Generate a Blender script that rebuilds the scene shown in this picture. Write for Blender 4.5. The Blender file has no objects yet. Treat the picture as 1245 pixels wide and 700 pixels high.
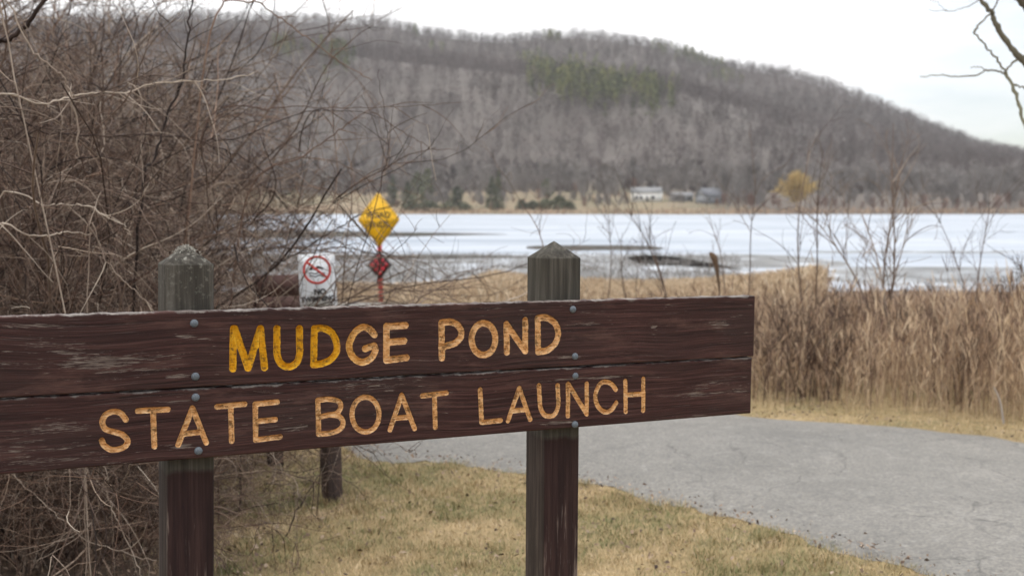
import bpy, math, random
import numpy as np
from mathutils import Vector, Matrix, Euler

R = math.radians
random.seed(7)
rng = np.random.default_rng(11)
scene = bpy.context.scene
COL = scene.collection

# ------------------------------------------------------------------ camera, sky, sun, exposure
FPX, CX, CY = 1450.0, 622.5, 350.0
CAM_H = 1.65
PITCH = math.atan((350 - 252) / FPX)
cam_d = bpy.data.cameras.new("camera")
cam = bpy.data.objects.new("camera", cam_d)
COL.objects.link(cam)
cam.location = (0, 0, CAM_H)
cam.rotation_euler = (R(90) - PITCH, 0, 0)
cam_d.sensor_width = 36.0
cam_d.lens = 36.0 * FPX / 1245.0
cam_d.clip_start = 0.05
cam_d.clip_end = 12000
cam_d.dof.use_dof = True
cam_d.dof.focus_distance = 3.05
cam_d.dof.aperture_fstop = 4.4
scene.camera = cam

SUN_EL, SUN_AZ = R(52), R(68)        # azimuth measured from +Y towards +X: high beyond the right of the view
world = bpy.data.worlds.new("World")
scene.world = world
world.use_nodes = True
nt = world.node_tree
nt.nodes.clear()
w_out = nt.nodes.new("ShaderNodeOutputWorld")
w_bg = nt.nodes.new("ShaderNodeBackground")
w_bg.inputs["Strength"].default_value = 0.1
sky = nt.nodes.new("ShaderNodeTexSky")
sky.sky_type = 'NISHITA'
sky.sun_disc = False
sky.sun_elevation = SUN_EL
sky.sun_rotation = SUN_AZ
sky.air_density = 1.0
sky.dust_density = 0.4
tc = nt.nodes.new("ShaderNodeTexCoord")
mp = nt.nodes.new("ShaderNodeMapping")
mp.inputs["Scale"].default_value = (1.6, 1.6, 7.0)
mp.inputs["Location"].default_value = (0.3, 0.1, 0.25)
cn = nt.nodes.new("ShaderNodeTexNoise")
cn.inputs["Scale"].default_value = 1.7
cn.inputs["Detail"].default_value = 6
cn.inputs["Roughness"].default_value = 0.55
sx = nt.nodes.new("ShaderNodeSeparateXYZ")
# thinner cloud low in the east (right of the view)
thin = nt.nodes.new("ShaderNodeMapRange")
thin.inputs["From Min"].default_value = 0.18
thin.inputs["From Max"].default_value = 0.45
thin.inputs["To Min"].default_value = 0.42
thin.inputs["To Max"].default_value = -0.12
cadd = nt.nodes.new("ShaderNodeMath"); cadd.operation = 'ADD'
cr = nt.nodes.new("ShaderNodeValToRGB")
cr.color_ramp.elements[0].position = 0.36
cr.color_ramp.elements[0].color = (0.12, 0.12, 0.12, 1)
cr.color_ramp.elements[1].position = 0.72
cr.color_ramp.elements[1].color = (1, 1, 1, 1)
mx = nt.nodes.new("ShaderNodeMix"); mx.data_type = 'RGBA'
mx.inputs["B"].default_value = (10.8, 10.8, 10.9, 1)
L = nt.links.new
L(tc.outputs["Generated"], mp.inputs["Vector"]); L(mp.outputs["Vector"], cn.inputs["Vector"])
L(tc.outputs["Generated"], sx.inputs["Vector"]); L(sx.outputs["X"], thin.inputs["Value"])
L(cn.outputs["Fac"], cadd.inputs[0]); L(thin.outputs["Result"], cadd.inputs[1])
L(cadd.outputs[0], cr.inputs["Fac"]); L(cr.outputs["Color"], mx.inputs["Factor"])
L(sky.outputs["Color"], mx.inputs["A"]); # an overcast sky is brighter overhead than at the horizon
zen = nt.nodes.new("ShaderNodeMapRange")
for k_, v_ in (("From Min", 0.0), ("From Max", 1.0), ("To Min", 0.97), ("To Max", 2.35)): zen.inputs[k_].default_value = v_
vsc = nt.nodes.new("ShaderNodeVectorMath"); vsc.operation = 'SCALE'
L(sx.outputs["Z"], zen.inputs["Value"]); L(mx.outputs["Result"], vsc.inputs[0]); L(zen.outputs["Result"], vsc.inputs["Scale"])
L(vsc.outputs["Vector"], w_bg.inputs["Color"])
L(w_bg.outputs["Background"], w_out.inputs["Surface"])

sun_d = bpy.data.lights.new("sun", 'SUN')
sun_d.energy = 1.2
sun_d.angle = R(14)
sun_d.color = (1.0, 0.92, 0.80)
sun = bpy.data.objects.new("sun", sun_d)
COL.objects.link(sun)
sdir = Vector((math.sin(SUN_AZ) * math.cos(SUN_EL), math.cos(SUN_AZ) * math.cos(SUN_EL), math.sin(SUN_EL)))
sun.rotation_euler = sdir.to_track_quat('Z', 'Y').to_euler()
sun.location = sdir * 30

vs = scene.view_settings
vs.view_transform = 'Standard'
vs.look = 'None'
vs.exposure = 0.05
vs.gamma = 1.0
vs.use_curve_mapping = False
scene.render.engine = 'CYCLES'
scene.cycles.use_denoising = True
scene.cycles.max_bounces = 6
scene.cycles.diffuse_bounces = 3

# ------------------------------------------------------------------ helpers
_cp, _sp = math.cos(PITCH), math.sin(PITCH)

def ray(px, py):
    u = (px - CX) / FPX; v = (CY - py) / FPX
    return Vector((u, _cp + v * _sp, -_sp + v * _cp))

def at(px, py, Y):
    d = ray(px, py)
    return Vector((0, 0, CAM_H)) + d * (Y / d.y)

def at_z(px, py, z):
    d = ray(px, py)
    return Vector((0, 0, CAM_H)) + d * ((z - CAM_H) / d.z)

def zy(py, Y):
    return at(CX, py, Y).z

def xy(px, Y):
    return (px - CX) / FPX * Y

def smooth(t):
    t = np.clip(t, 0, 1)
    return t * t * (3 - 2 * t)

def prop(o, label=None, cat=None, group=None, kind=None):
    if label: o["label"] = label
    if cat: o["category"] = cat
    if group: o["group"] = group
    if kind: o["kind"] = kind
    return o

def empty(name, loc, rot=(0, 0, 0)):
    o = bpy.data.objects.new(name, None)
    COL.objects.link(o)
    o.location = loc
    o.rotation_euler = rot
    o.empty_display_size = 0.1
    return o

def build(name, V, F, mat, parent=None, attrs=None, smooth_shade=False, mats=None, midx=None):
    """one mesh object from numpy vertices and a list of face arrays (n,3) or (n,4)"""
    V = np.asarray(V, dtype=np.float32).reshape(-1, 3)
    if isinstance(F, np.ndarray): F = [F]
    F = [np.asarray(f, dtype=np.int32) for f in F if len(f)]
    me = bpy.data.meshes.new(name)
    me.vertices.add(len(V))
    me.vertices.foreach_set("co", V.ravel())
    loops = np.concatenate([f.ravel() for f in F])
    sizes = np.concatenate([np.full(len(f), f.shape[1], dtype=np.int32) for f in F])
    starts = np.concatenate([[0], np.cumsum(sizes)[:-1]]).astype(np.int32)
    me.loops.add(len(loops))
    me.loops.foreach_set("vertex_index", loops)
    me.polygons.add(len(sizes))
    me.polygons.foreach_set("loop_start", starts)
    me.polygons.foreach_set("loop_total", sizes)
    if smooth_shade:
        me.polygons.foreach_set("use_smooth", np.ones(len(sizes), dtype=bool))
    if mats:
        for m in mats: me.materials.append(m)
        if midx is not None:
            me.polygons.foreach_set("material_index", np.asarray(midx, dtype=np.int32))
    else:
        me.materials.append(mat)
    me.update(calc_edges=True)
    if attrs:
        for k, a in attrs.items():
            at_ = me.attributes.new(k, 'FLOAT', 'POINT')
            at_.data.foreach_set("value", np.asarray(a, dtype=np.float32).ravel())
    o = bpy.data.objects.new(name, me)
    COL.objects.link(o)
    if parent is not None:
        o.parent = parent
    return o

def copy_tree(o, parent=None):
    c = o.copy(); COL.objects.link(c)
    c.parent = parent
    for ch in list(o.children):
        copy_tree(ch, c)
    return c

class MB:
    """collects boxes, prisms and tubes into one mesh"""
    def __init__(s): s.V = []; s.F3 = []; s.F4 = []; s.n = 0
    def add(s, V, F):
        V = np.asarray(V, float).reshape(-1, 3); s.V.append(V)
        for f in (F if isinstance(F, list) else [F]):
            f = np.asarray(f, int)
            if len(f) == 0: continue
            (s.F3 if f.shape[1] == 3 else s.F4).append(f + s.n)
        s.n += len(V)
        return s
    def box(s, lo, hi, M=None):
        x0, y0, z0 = lo; x1, y1, z1 = hi
        V = np.array([(x0,y0,z0),(x1,y0,z0),(x1,y1,z0),(x0,y1,z0),(x0,y0,z1),(x1,y0,z1),(x1,y1,z1),(x0,y1,z1)], float)
        if M is not None: V = np.array([M @ Vector(v) for v in V])
        return s.add(V, np.array([(0,3,2,1),(4,5,6,7),(0,1,5,4),(1,2,6,5),(2,3,7,6),(3,0,4,7)]))
    def prism(s, poly, y0, y1, M=None):
        """poly in x,z extruded y0..y1 (front is y0); fan triangulated, convex-ish"""
        n = len(poly)
        V = [(x, y0, z) for x, z in poly] + [(x, y1, z) for x, z in poly]
        cx = sum(p[0] for p in poly) / n; cz = sum(p[1] for p in poly) / n
        V += [(cx, y0, cz), (cx, y1, cz)]
        V = np.array(V, float)
        if M is not None: V = np.array([M @ Vector(v) for v in V])
        t = []; q = []
        for i in range(n):
            j = (i + 1) % n
            t.append((2*n, i, j)); t.append((2*n+1, n+j, n+i)); q.append((i, n+i, n+j, j))
        return s.add(V, [np.array(t), np.array(q)])
    def tube(s, pts, rad, sides=8, cap=True):
        pts = np.asarray(pts, float)[None]; rad = np.broadcast_to(np.asarray(rad, float), (pts.shape[1],))[None]
        V, F = tubes(pts, rad, sides)
        s.add(V, F)
        return s
    def build(s, name, mat, parent=None, smooth_shade=False, attrs=None):
        F = []
        if s.F3: F.append(np.concatenate(s.F3))
        if s.F4: F.append(np.concatenate(s.F4))
        return build(name, np.concatenate(s.V), F, mat, parent, attrs, smooth_shade)

def norm(a):
    return a / np.maximum(np.linalg.norm(a, axis=-1, keepdims=True), 1e-9)

def tubes(P, Rad, sides=4):
    """P (M,K,3), Rad (M,K) -> verts, quads"""
    M, K, _ = P.shape
    T = np.empty_like(P)
    T[:, 1:-1] = P[:, 2:] - P[:, :-2]
    T[:, 0] = P[:, 1] - P[:, 0]; T[:, -1] = P[:, -1] - P[:, -2]
    T = norm(T)
    mean = norm(P[:, -1] - P[:, 0])
    ref = np.where(np.abs(mean[:, 2:3]) < 0.8, np.array([[0, 0, 1.0]]), np.array([[1.0, 0.2, 0]]))
    N = norm(np.cross(T, ref[:, None, :]))
    B = np.cross(T, N)
    a = np.arange(sides) * 2 * math.pi / sides
    V = P[:, :, None, :] + Rad[:, :, None, None] * (np.cos(a)[None, None, :, None] * N[:, :, None, :] + np.sin(a)[None, None, :, None] * B[:, :, None, :])
    idx = np.arange(M * K * sides).reshape(M, K, sides)
    a0 = idx[:, :-1, :]; a1 = np.roll(idx, -1, axis=2)[:, :-1, :]
    b0 = idx[:, 1:, :]; b1 = np.roll(idx, -1, axis=2)[:, 1:, :]
    F = np.stack([a0, a1, b1, b0], axis=-1).reshape(-1, 4)
    return V.reshape(-1, 3), F

def grow(start, d, length, K, wig, droop, g, up=0.0):
    """random walk strands. start,d (M,3), length (M,)"""
    M = len(start)
    P = np.empty((M, K, 3)); D = np.empty((M, K, 3))
    p = start.copy(); d = norm(d)
    step = (length / (K - 1))[:, None]
    cur = g.normal(0, 1, (M, 3)) * 0.5
    for k in range(K):
        P[:, k] = p; D[:, k] = d
        cur = 0.6 * cur + 0.8 * g.normal(0, 1, (M, 3))
        d = d + wig * cur
        d[:, 2] -= (droop * np.ones(M)) * step[:, 0]
        d[:, 2] += up * step[:, 0]
        d = norm(d)
        p = p + d * step
    return P, D

def sample_on(P, D, idx, t):
    K = P.shape[1]
    f = t * (K - 1); i = np.minimum(f.astype(int), K - 2); w = (f - i)[:, None]
    return P[idx, i] * (1 - w) + P[idx, i + 1] * w, D[idx, i]

def side_dirs(d, g, ang):
    """directions leaving d at roughly ang radians"""
    r = g.normal(0, 1, d.shape)
    r = norm(r - d * (r * d).sum(-1, keepdims=True))
    a = np.asarray(ang)
    a = a[:, None] if a.ndim else a
    return norm(d * np.cos(a) + r * np.sin(a))

# ------------------------------------------------------------------ material helpers
def new_mat(name):
    m = bpy.data.materials.new(name); m.use_nodes = True
    n = m.node_tree
    b = n.nodes["Principled BSDF"]
    return m, n, b

def nd(n, t, **kw):
    x = n.nodes.new(t)
    for k, v in kw.items():
        if k in x.inputs: x.inputs[k].default_value = v
        else: setattr(x, k, v)
    return x

def noise(n, vec, scale, detail=4, rough=0.55, mscale=None, loc=None):
    t = nd(n, "ShaderNodeTexNoise"); t.inputs["Scale"].default_value = scale
    t.inputs["Detail"].default_value = detail; t.inputs["Roughness"].default_value = rough
    if mscale is not None or loc is not None:
        m = nd(n, "ShaderNodeMapping")
        if mscale is not None: m.inputs["Scale"].default_value = mscale
        if loc is not None: m.inputs["Location"].default_value = loc
        n.links.new(vec, m.inputs["Vector"]); vec = m.outputs["Vector"]
    n.links.new(vec, t.inputs["Vector"])
    return t.outputs["Fac"]

def ramp(n, fac, stops):
    r = nd(n, "ShaderNodeValToRGB")
    e = r.color_ramp.elements
    while len(e) < len(stops): e.new(0.5)
    for i, (p, c) in enumerate(stops):
        e[i].position = p
        e[i].color = (c, c, c, 1) if isinstance(c, (int, float)) else (*c, 1)
    n.links.new(fac, r.inputs["Fac"])
    return r.outputs["Color"]

def mixc(n, fac, a, b, mode='MIX'):
    m = nd(n, "ShaderNodeMix"); m.data_type = 'RGBA'; m.blend_type = mode
    for k, v in (("Factor", fac), ("A", a), ("B", b)):
        if isinstance(v, bpy.types.NodeSocket): n.links.new(v, m.inputs[k])
        elif isinstance(v, (int, float)): m.inputs[k].default_value = v if k == "Factor" else (v, v, v, 1)
        else: m.inputs[k].default_value = (*v, 1)
    return m.outputs["Result"]

def math_(n, op, a, b=0.0, clamp=False):
    m = nd(n, "ShaderNodeMath"); m.operation = op; m.use_clamp = clamp
    for i, v in enumerate((a, b)):
        if isinstance(v, bpy.types.NodeSocket): n.links.new(v, m.inputs[i])
        else: m.inputs[i].default_value = v
    return m.outputs[0]

def maprange(n, v, a, b, c=0.0, d=1.0):
    m = nd(n, "ShaderNodeMapRange")
    n.links.new(v, m.inputs["Value"])
    for k, x in zip(("From Min", "From Max", "To Min", "To Max"), (a, b, c, d)): m.inputs[k].default_value = x
    return m.outputs["Result"]

def bump(n, b, h, strength=0.4, dist=0.01):
    x = nd(n, "ShaderNodeBump")
    if isinstance(strength, bpy.types.NodeSocket): n.links.new(strength, x.inputs["Strength"])
    else: x.inputs["Strength"].default_value = strength
    x.inputs["Distance"].default_value = dist
    n.links.new(h, x.inputs["Height"]); n.links.new(x.outputs["Normal"], b.inputs["Normal"])

def attr(n, name):
    a = nd(n, "ShaderNodeAttribute"); a.attribute_name = name
    return a.outputs["Fac"]

def objco(n): return nd(n, "ShaderNodeTexCoord").outputs["Object"]
def worldco(n): return nd(n, "ShaderNodeNewGeometry").outputs["Position"]

def plain(name, col, rough=0.6, metal=0.0, var=0.12, scale=40):
    m, n, b = new_mat(name)
    f = noise(n, objco(n), scale, 4)
    c = mixc(n, f, tuple(x * (1 - var) for x in col), tuple(min(1, x * (1 + var)) for x in col))
    n.links.new(c, b.inputs["Base Color"])
    b.inputs["Roughness"].default_value = rough; b.inputs["Metallic"].default_value = metal
    return m

def tone_mat(name, stops, rough=0.85, transl=0.0, rand=0.0):
    """colour by the per-strand 'tone' attribute, plus a little noise along it"""
    m, n, b = new_mat(name)
    f = attr(n, "tone")
    nz = noise(n, objco(n), 9.0, 3)
    f = math_(n, 'ADD', f, math_(n, 'MULTIPLY', math_(n, 'SUBTRACT', nz, 0.5), 0.5), True)
    if rand:
        oi = nd(n, "ShaderNodeObjectInfo")
        f = math_(n, 'ADD', f, math_(n, 'MULTIPLY', math_(n, 'SUBTRACT', oi.outputs["Random"], 0.5), rand), True)
    c = ramp(n, f, stops)
    n.links.new(c, b.inputs["Base Color"])
    b.inputs["Roughness"].default_value = rough
    b.inputs["Specular IOR Level"].default_value = 0.25
    return m

# ------------------------------------------------------------------ terrain
SHORE_Y = 452.0
WATER_Z = -1.0
RIDGE_PX = np.array([-700,-300,-60,100,260,330,400,470,520,590,620,660,700,750,800,860,900,960,1010,1060,1130,1190,1245,1400,1700,2100], float)
RIDGE_PY = np.array([60,30,34,28,24,26,30,32,44,52,52,48,47,52,59,80,85,94,109,127,157,180,190,222,236,244], float)
NOSE_PX = np.array([-700,-200,100,300,500,620,800,900,1000,1100,1245,1500,2000], float)
NOSE_PY = np.array([80,60,62,66,88,100,116,142,178,206,228,244,250], float)
Y_R, Y_N = 1450.0, 1030.0

def hill_z(x, y):
    px = x / np.maximum(y, 1) * FPX + CX
    hr = (252 - np.interp(px, RIDGE_PX, RIDGE_PY)) / FPX * Y_R + CAM_H - 15
    hn = (252 - np.interp(px, NOSE_PX, NOSE_PY)) / FPX * Y_N + CAM_H - 10
    foot = 620.0
    tr = (y - foot) / (Y_R - foot); tn = (y - foot) / (Y_N - foot)
    zr = np.where(tr < 1, hr * smooth(tr * 0.5 + 0.0) * 2 * np.clip(tr, 0, 1) ** 0.0, hr * (1 - 0.5 * smooth((tr - 1) / 0.8)))
    zr = np.where(tr < 1, hr * np.clip(tr, 0, 1) ** 1.15, zr)
    zn = np.where(tn < 1, hn * np.sin(np.clip(tn, 0, 1) * math.pi / 2) ** 1.2, hn * (1 - 0.75 * smooth((tn - 1) / 1.1)))
    k = 6.0
    return np.logaddexp(zr / k, zn / k) * k - k * math.log(2) * np.exp(-np.maximum(zr, zn) / 30)

def ground_z(x, y):
    x = np.asarray(x, float); y = np.asarray(y, float)
    near = -0.12 * smooth((y - 7) / 4) * 0 - 0.9 * smooth((y - 11) / 24) - 1.0 * smooth((y - 34) / 20)
    near = near + 0.02 * np.sin(x * 1.3 + 0.4) * np.sin(y * 1.1) * smooth((y - 4) / 3)
    t = y - SHORE_Y + 6 * np.sin(x / 37.0) + 3 * np.sin(x / 11.0 + 1)
    far = -1.9 + 1.75 * smooth((t + 6) / 12) + np.clip(t, 0, 240) * 0.045 + 2.0 * smooth((t - 50) / 120)
    far = far + np.where(y > 600, hill_z(x, y), 0) * smooth((y - 600) / 60)
    w = smooth((y - 300) / 100)
    return near * (1 - w) + far * w

ys = np.concatenate([np.linspace(-30, 2, 20), np.linspace(2.3, 14, 60), np.linspace(14.4, 60, 70), np.linspace(64, 430, 40), np.linspace(434, 640, 90), np.linspace(646, 1650, 120), np.linspace(1660, 1730, 4)])
us = np.concatenate([np.linspace(-3.5, -0.75, 40), np.linspace(-0.73, 0.73, 150), np.linspace(0.75, 3.5, 40)])
UU, YY = np.meshgrid(us, ys)
XX = np.clip(UU * (np.abs(YY) + 14), -2250, 2250)
ZZ = ground_z(XX, YY)
ny, nx = XX.shape
idx = np.arange(nx * ny).reshape(ny, nx)
TF = np.stack([idx[:-1, :-1], idx[:-1, 1:], idx[1:, 1:], idx[1:, :-1]], -1).reshape(-1, 4)

m_ground, n, b = new_mat("ground_soil_and_turf")
wc = worldco(n)
sep = nd(n, "ShaderNodeSeparateXYZ"); n.links.new(wc, sep.inputs[0])
n1 = noise(n, wc, 1.1, 5, 0.6)
n2 = noise(n, wc, 14, 5, 0.65)
lawn = ramp(n, n1, [(0.30, (0.15, 0.14, 0.055)), (0.48, (0.30, 0.22, 0.10)), (0.66, (0.42, 0.31, 0.16))])
lawn = mixc(n, maprange(n, n2, 0.35, 0.65), mixc(n, 0.45, lawn, (0.06, 0.045, 0.03)), lawn)
leaf = ramp(n, n2, [(0.3, (0.045, 0.03, 0.02)), (0.7, (0.15, 0.10, 0.065))])
nf = noise(n, wc, 0.02, 5, 0.6)
field = ramp(n, nf, [(0.36, (0.15, 0.135, 0.065)), (0.50, (0.245, 0.19, 0.105)), (0.64, (0.31, 0.22, 0.135))])
field = mixc(n, 0.25, field, (0.10, 0.085, 0.06))
field = mixc(n, maprange(n, math_(n, 'ADD', sep.outputs["X"], math_(n, 'MULTIPLY', nf, 60.0)), 95, 135), field, (0.115, 0.092, 0.072))
hillf = ramp(n, noise(n, wc, 0.03, 5), [(0.3, (0.075, 0.062, 0.052)), (0.7, (0.13, 0.11, 0.095))])
edge_x = math_(n, 'ADD', math_(n, 'ADD', sep.outputs["X"], math_(n, 'MULTIPLY', sep.outputs["Y"], 0.235)), math_(n, 'MULTIPLY', math_(n, 'SUBTRACT', noise(n, wc, 1.7, 4), 0.5), 1.1))
lawn = mixc(n, maprange(n, edge_x, -0.25, 0.25, 1, 0), lawn, leaf)
c = mixc(n, maprange(n, sep.outputs["Y"], 10.5, 13), lawn, leaf)
c = mixc(n, maprange(n, sep.outputs["Y"], 300, 400), c, field)
c = mixc(n, maprange(n, sep.outputs["Y"], 610, 650), c, hillf)
n.links.new(c, b.inputs["Base Color"]); b.inputs["Roughness"].default_value = 0.95
bump(n, b, n2, 0.5, 0.02)
prop(build("ground", np.stack([XX, YY, ZZ], -1), TF, m_ground, smooth_shade=True), kind="structure")

# ------------------------------------------------------------------ pond: ice with snow, slush, open leads
m_ice, n, b = new_mat("snowy_ice")
wc = worldco(n)
s1 = noise(n, wc, 0.06, 6, 0.6, mscale=(0.35, 1, 1))
s2 = noise(n, wc, 0.5, 5, 0.6, mscale=(0.25, 1, 1))
c = ramp(n, s1, [(0.36, (0.29, 0.325, 0.37)), (0.46, (0.385, 0.418, 0.46)), (0.62, (0.455, 0.482, 0.52))])
c = mixc(n, maprange(n, s2, 0.53, 0.68, 0, 0.7), c, (0.24, 0.265, 0.29))
n.links.new(c, b.inputs["Base Color"]); b.inputs["Roughness"].default_value = 0.8; b.inputs["Specular IOR Level"].default_value = 0.12
m_slush, n, b = new_mat("grey_slush")
wc = worldco(n)
s1 = noise(n, wc, 0.55, 6, 0.68, mscale=(0.8, 0.55, 1))
s2 = noise(n, wc, 1.6, 4, 0.6, mscale=(0.4, 1, 1), loc=(3, 8, 0))
c = ramp(n, s1, [(0.40, (0.05, 0.050, 0.046)), (0.49, (0.125, 0.128, 0.125)), (0.56, (0.25, 0.265, 0.28)), (0.63, (0.50, 0.54, 0.59))])
c = mixc(n, maprange(n, s2, 0.60, 0.72, 0, 0.6), c, (0.30, 0.24, 0.17))
n.links.new(c, b.inputs["Base Color"]); b.inputs["Roughness"].default_value = 0.4
m_water, n, b = new_mat("open_cold_water")
b.inputs["Base Color"].default_value = (0.05, 0.05, 0.04, 1); b.inputs["Roughness"].default_value = 0.12
b.inputs["IOR"].default_value = 1.33
bump(n, b, noise(n, worldco(n), 1.5, 3, mscale=(0.5, 1, 1)), 0.12, 0.05)

build("pond_ice", [(-700, 33, WATER_Z), (800, 33, WATER_Z), (800, 470, WATER_Z), (-700, 470, WATER_Z)], np.array([(0, 1, 2, 3)]), m_ice)["kind"] = "structure"

def sheet(name, outline, z, mat):
    V = [(x, y, z) for x, y in outline]; k = len(V)
    cxy = np.mean(np.array(outline), axis=0)
    V.append((cxy[0], cxy[1], z))
    F = np.array([(k, i, (i + 1) % k) for i in range(k)])
    o = build(name, V, F, mat); o["kind"] = "structure"; return o

def blob(px0, px1, py0, py1, z, seed, rag=0.3, k=90, taper=0.0):
    """ragged patch on the ice between two picture columns and two picture rows"""
    g = np.random.default_rng(seed)
    a = np.linspace(0, 2 * math.pi, k, endpoint=False)
    nzv = sum(g.normal(0, 1) * np.sin(a * f + g.uniform(0, 6)) / f ** 0.7 for f in range(2, 17)) * rag * 0.35
    out = []
    pc, pr = (px0 + px1) / 2, (px1 - px0) / 2
    y_far, y_near = at_z(pc, py0, z).y, at_z(pc, py1, z).y
    yc, yr = (y_far + y_near) / 2, (y_far - y_near) / 2
    for ang, nn in zip(a, nzv):
        cc = math.copysign(abs(math.cos(ang)) ** 0.7, math.cos(ang)); ss = math.copysign(abs(math.sin(ang)) ** 0.7, math.sin(ang))
        th = 1 - taper * (cc + 1) / 2
        Y = yc + yr * ss * th * (1 + nn)
        out.append((xy(pc + pr * cc * (1 + 0.3 * nn), yc), Y))
    return out
sheet("slush", blob(60, 880, 307, 354, WATER_Z, 3, 0.22), WATER_Z + 0.004, m_slush)
sheet("slush", blob(770, 1010, 309, 326, WATER_Z, 5, 0.3), WATER_Z + 0.004, m_slush)
sheet("slush", blob(980, 1500, 325, 352, WATER_Z, 9, 0.25), WATER_Z + 0.004, m_slush)
sheet("open_water", blob(250, 615, 279, 293.5, WATER_Z, 6, 0.16, taper=0.9), WATER_Z + 0.008, m_water)
sheet("open_water", blob(640, 805, 298, 304.5, WATER_Z, 7, 0.2), WATER_Z + 0.008, m_water)
sheet("open_water", blob(300, 640, 310, 315, WATER_Z, 12, 0.25), WATER_Z + 0.008, m_water)
sheet("open_water", blob(980, 1330, 305, 308, WATER_Z, 14, 0.4), WATER_Z + 0.008, m_slush)

# ------------------------------------------------------------------ road
m_road, n, b = new_mat("old_asphalt")
wc = worldco(n)
a1 = noise(n, wc, 0.9, 5, 0.6); a2 = noise(n, wc, 55, 5, 0.75); a3 = noise(n, wc, 5, 6, 0.7)
c = ramp(n, a1, [(0.3, (0.185, 0.173, 0.150)), (0.5, (0.222, 0.207, 0.180)), (0.7, (0.265, 0.246, 0.213))])
c = mixc(n, maprange(n, a2, 0.42, 0.58, 0.0, 0.95), c, mixc(n, 0.6, c, (0.08, 0.08, 0.08)))
a4 = noise(n, wc, 19, 5, 0.75, loc=(9, 1, 0))
c = mixc(n, maprange(n, a4, 0.55, 0.65, 0, 0.42), c, (0.085, 0.082, 0.077))
c = mixc(n, maprange(n, a4, 0.43, 0.34, 0, 0.28), c, (0.42, 0.40, 0.365))
c = mixc(n, maprange(n, a3, 0.56, 0.70, 0, 0.4), c, (0.12, 0.115, 0.106))
c = mixc(n, maprange(n, a3, 0.46, 0.34, 0, 0.18), c, (0.34, 0.325, 0.295))
# cracks: cell borders warped by noise, only where a second noise lets them open
vw = nd(n, "ShaderNodeTexVoronoi"); vw.feature = 'DISTANCE_TO_EDGE'; vw.voronoi_dimensions = '2D'; vw.inputs["Scale"].default_value = 1.5
wv = nd(n, "ShaderNodeTexNoise"); wv.inputs["Scale"].default_value = 2.4; wv.inputs["Detail"].default_value = 5
n.links.new(wc, wv.inputs["Vector"])
vm = nd(n, "ShaderNodeVectorMath"); vm.operation = 'MULTIPLY_ADD'
n.links.new(wv.outputs["Color"], vm.inputs[0]); vm.inputs[1].default_value = (0.55, 0.55, 0.0); n.links.new(wc, vm.inputs[2])
n.links.new(vm.outputs[0], vw.inputs["Vector"])
crack = maprange(n, vw.outputs["Distance"], 0.003, 0.016, 1, 0)
crack = math_(n, 'MULTIPLY', crack, maprange(n, noise(n, wc, 2.2, 5, 0.65, loc=(4, 2, 0)), 0.43, 0.55))
v2 = nd(n, "ShaderNodeTexVoronoi"); v2.feature = 'DISTANCE_TO_EDGE'; v2.voronoi_dimensions = '2D'; v2.inputs["Scale"].default_value = 3.4
n.links.new(vm.outputs[0], v2.inputs["Vector"])
crack2 = math_(n, 'MULTIPLY', maprange(n, v2.outputs["Distance"], 0.004, 0.03, 1, 0), maprange(n, noise(n, wc, 1.9, 5, 0.7, loc=(1, 7, 0)), 0.52, 0.62))
crack = math_(n, 'MAXIMUM', crack, math_(n, 'MULTIPLY', crack2, 0.35))
c = mixc(n, math_(n, 'MULTIPLY', crack, 0.55), c, (0.06, 0.057, 0.052))
n.links.new(c, b.inputs["Base Color"]); b.inputs["Roughness"].default_value = 0.85
bump(n, b, math_(n, 'SUBTRACT', a2, math_(n, 'MULTIPLY', crack, 0.6)), 0.5, 0.003)

near_edge = np.array([at_z(1420, 775, 0).xy, at_z(1130, 700, 0).xy, at_z(1000, 660, 0).xy, at_z(840, 622, 0).xy, at_z(700, 590, 0).xy, at_z(560, 566, 0).xy, at_z(420, 545, 0).xy, (-2.1, 11.5), (-3.4, 17), (-4.6, 24), (-5.2, 29)])
far_edge = np.array([(8.5, 5.6), at_z(1400, 560, 0).xy, at_z(1245, 537, 0).xy, at_z(1090, 520, 0).xy, at_z(918, 507, 0).xy, (1.2, 10.4), (0.55, 11.3), (0.1, 13.5), (-0.9, 18.0), (-1.9, 24), (-2.4, 29)])
def spline(P, k):
    P = np.asarray(P, float); Q = np.vstack([2 * P[0] - P[1], P, 2 * P[-1] - P[-2]])
    out = []
    for i in range(1, len(Q) - 2):
        t = np.linspace(0, 1, k, endpoint=False)[:, None]
        p0, p1, p2, p3 = Q[i - 1], Q[i], Q[i + 1], Q[i + 2]
        out.append(0.5 * ((2 * p1) + (-p0 + p2) * t + (2 * p0 - 5 * p1 + 4 * p2 - p3) * t ** 2 + (-p0 + 3 * p1 - 3 * p2 + p3) * t ** 3))
    out.append(P[-1:])
    return np.concatenate(out)
NE, FE = spline(near_edge, 14), spline(far_edge, 14)
jag = rng.normal(0, 1, (2, len(NE))); jag = (jag + np.roll(jag, 1, 1) + np.roll(jag, 2, 1)) * .008
W = 14
rows = []
for j in range(W + 1):
    t = j / W + (jag[0] if j == 0 else jag[1] if j == W else 0)
    t = np.broadcast_to(t, len(NE))[:, None]
    p = NE * (1 - t) + FE * t
    z = ground_z(p[:, 0], p[:, 1]) + 0.03 + 0.05 * np.sin(math.pi * np.clip(t[:, 0], 0, 1))
    if j in (0, W): z = z - 0.028
    rows.append(np.column_stack([p, z]))
RV = np.array(rows); k = len(NE)
idx = np.arange((W + 1) * k).reshape(W + 1, k)
RF = np.stack([idx[:-1, :-1], idx[:-1, 1:], idx[1:, 1:], idx[1:, :-1]], -1).reshape(-1, 4)[:, ::-1]
prop(build("road", RV, RF, m_road, smooth_shade=True), kind="structure")
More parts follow.
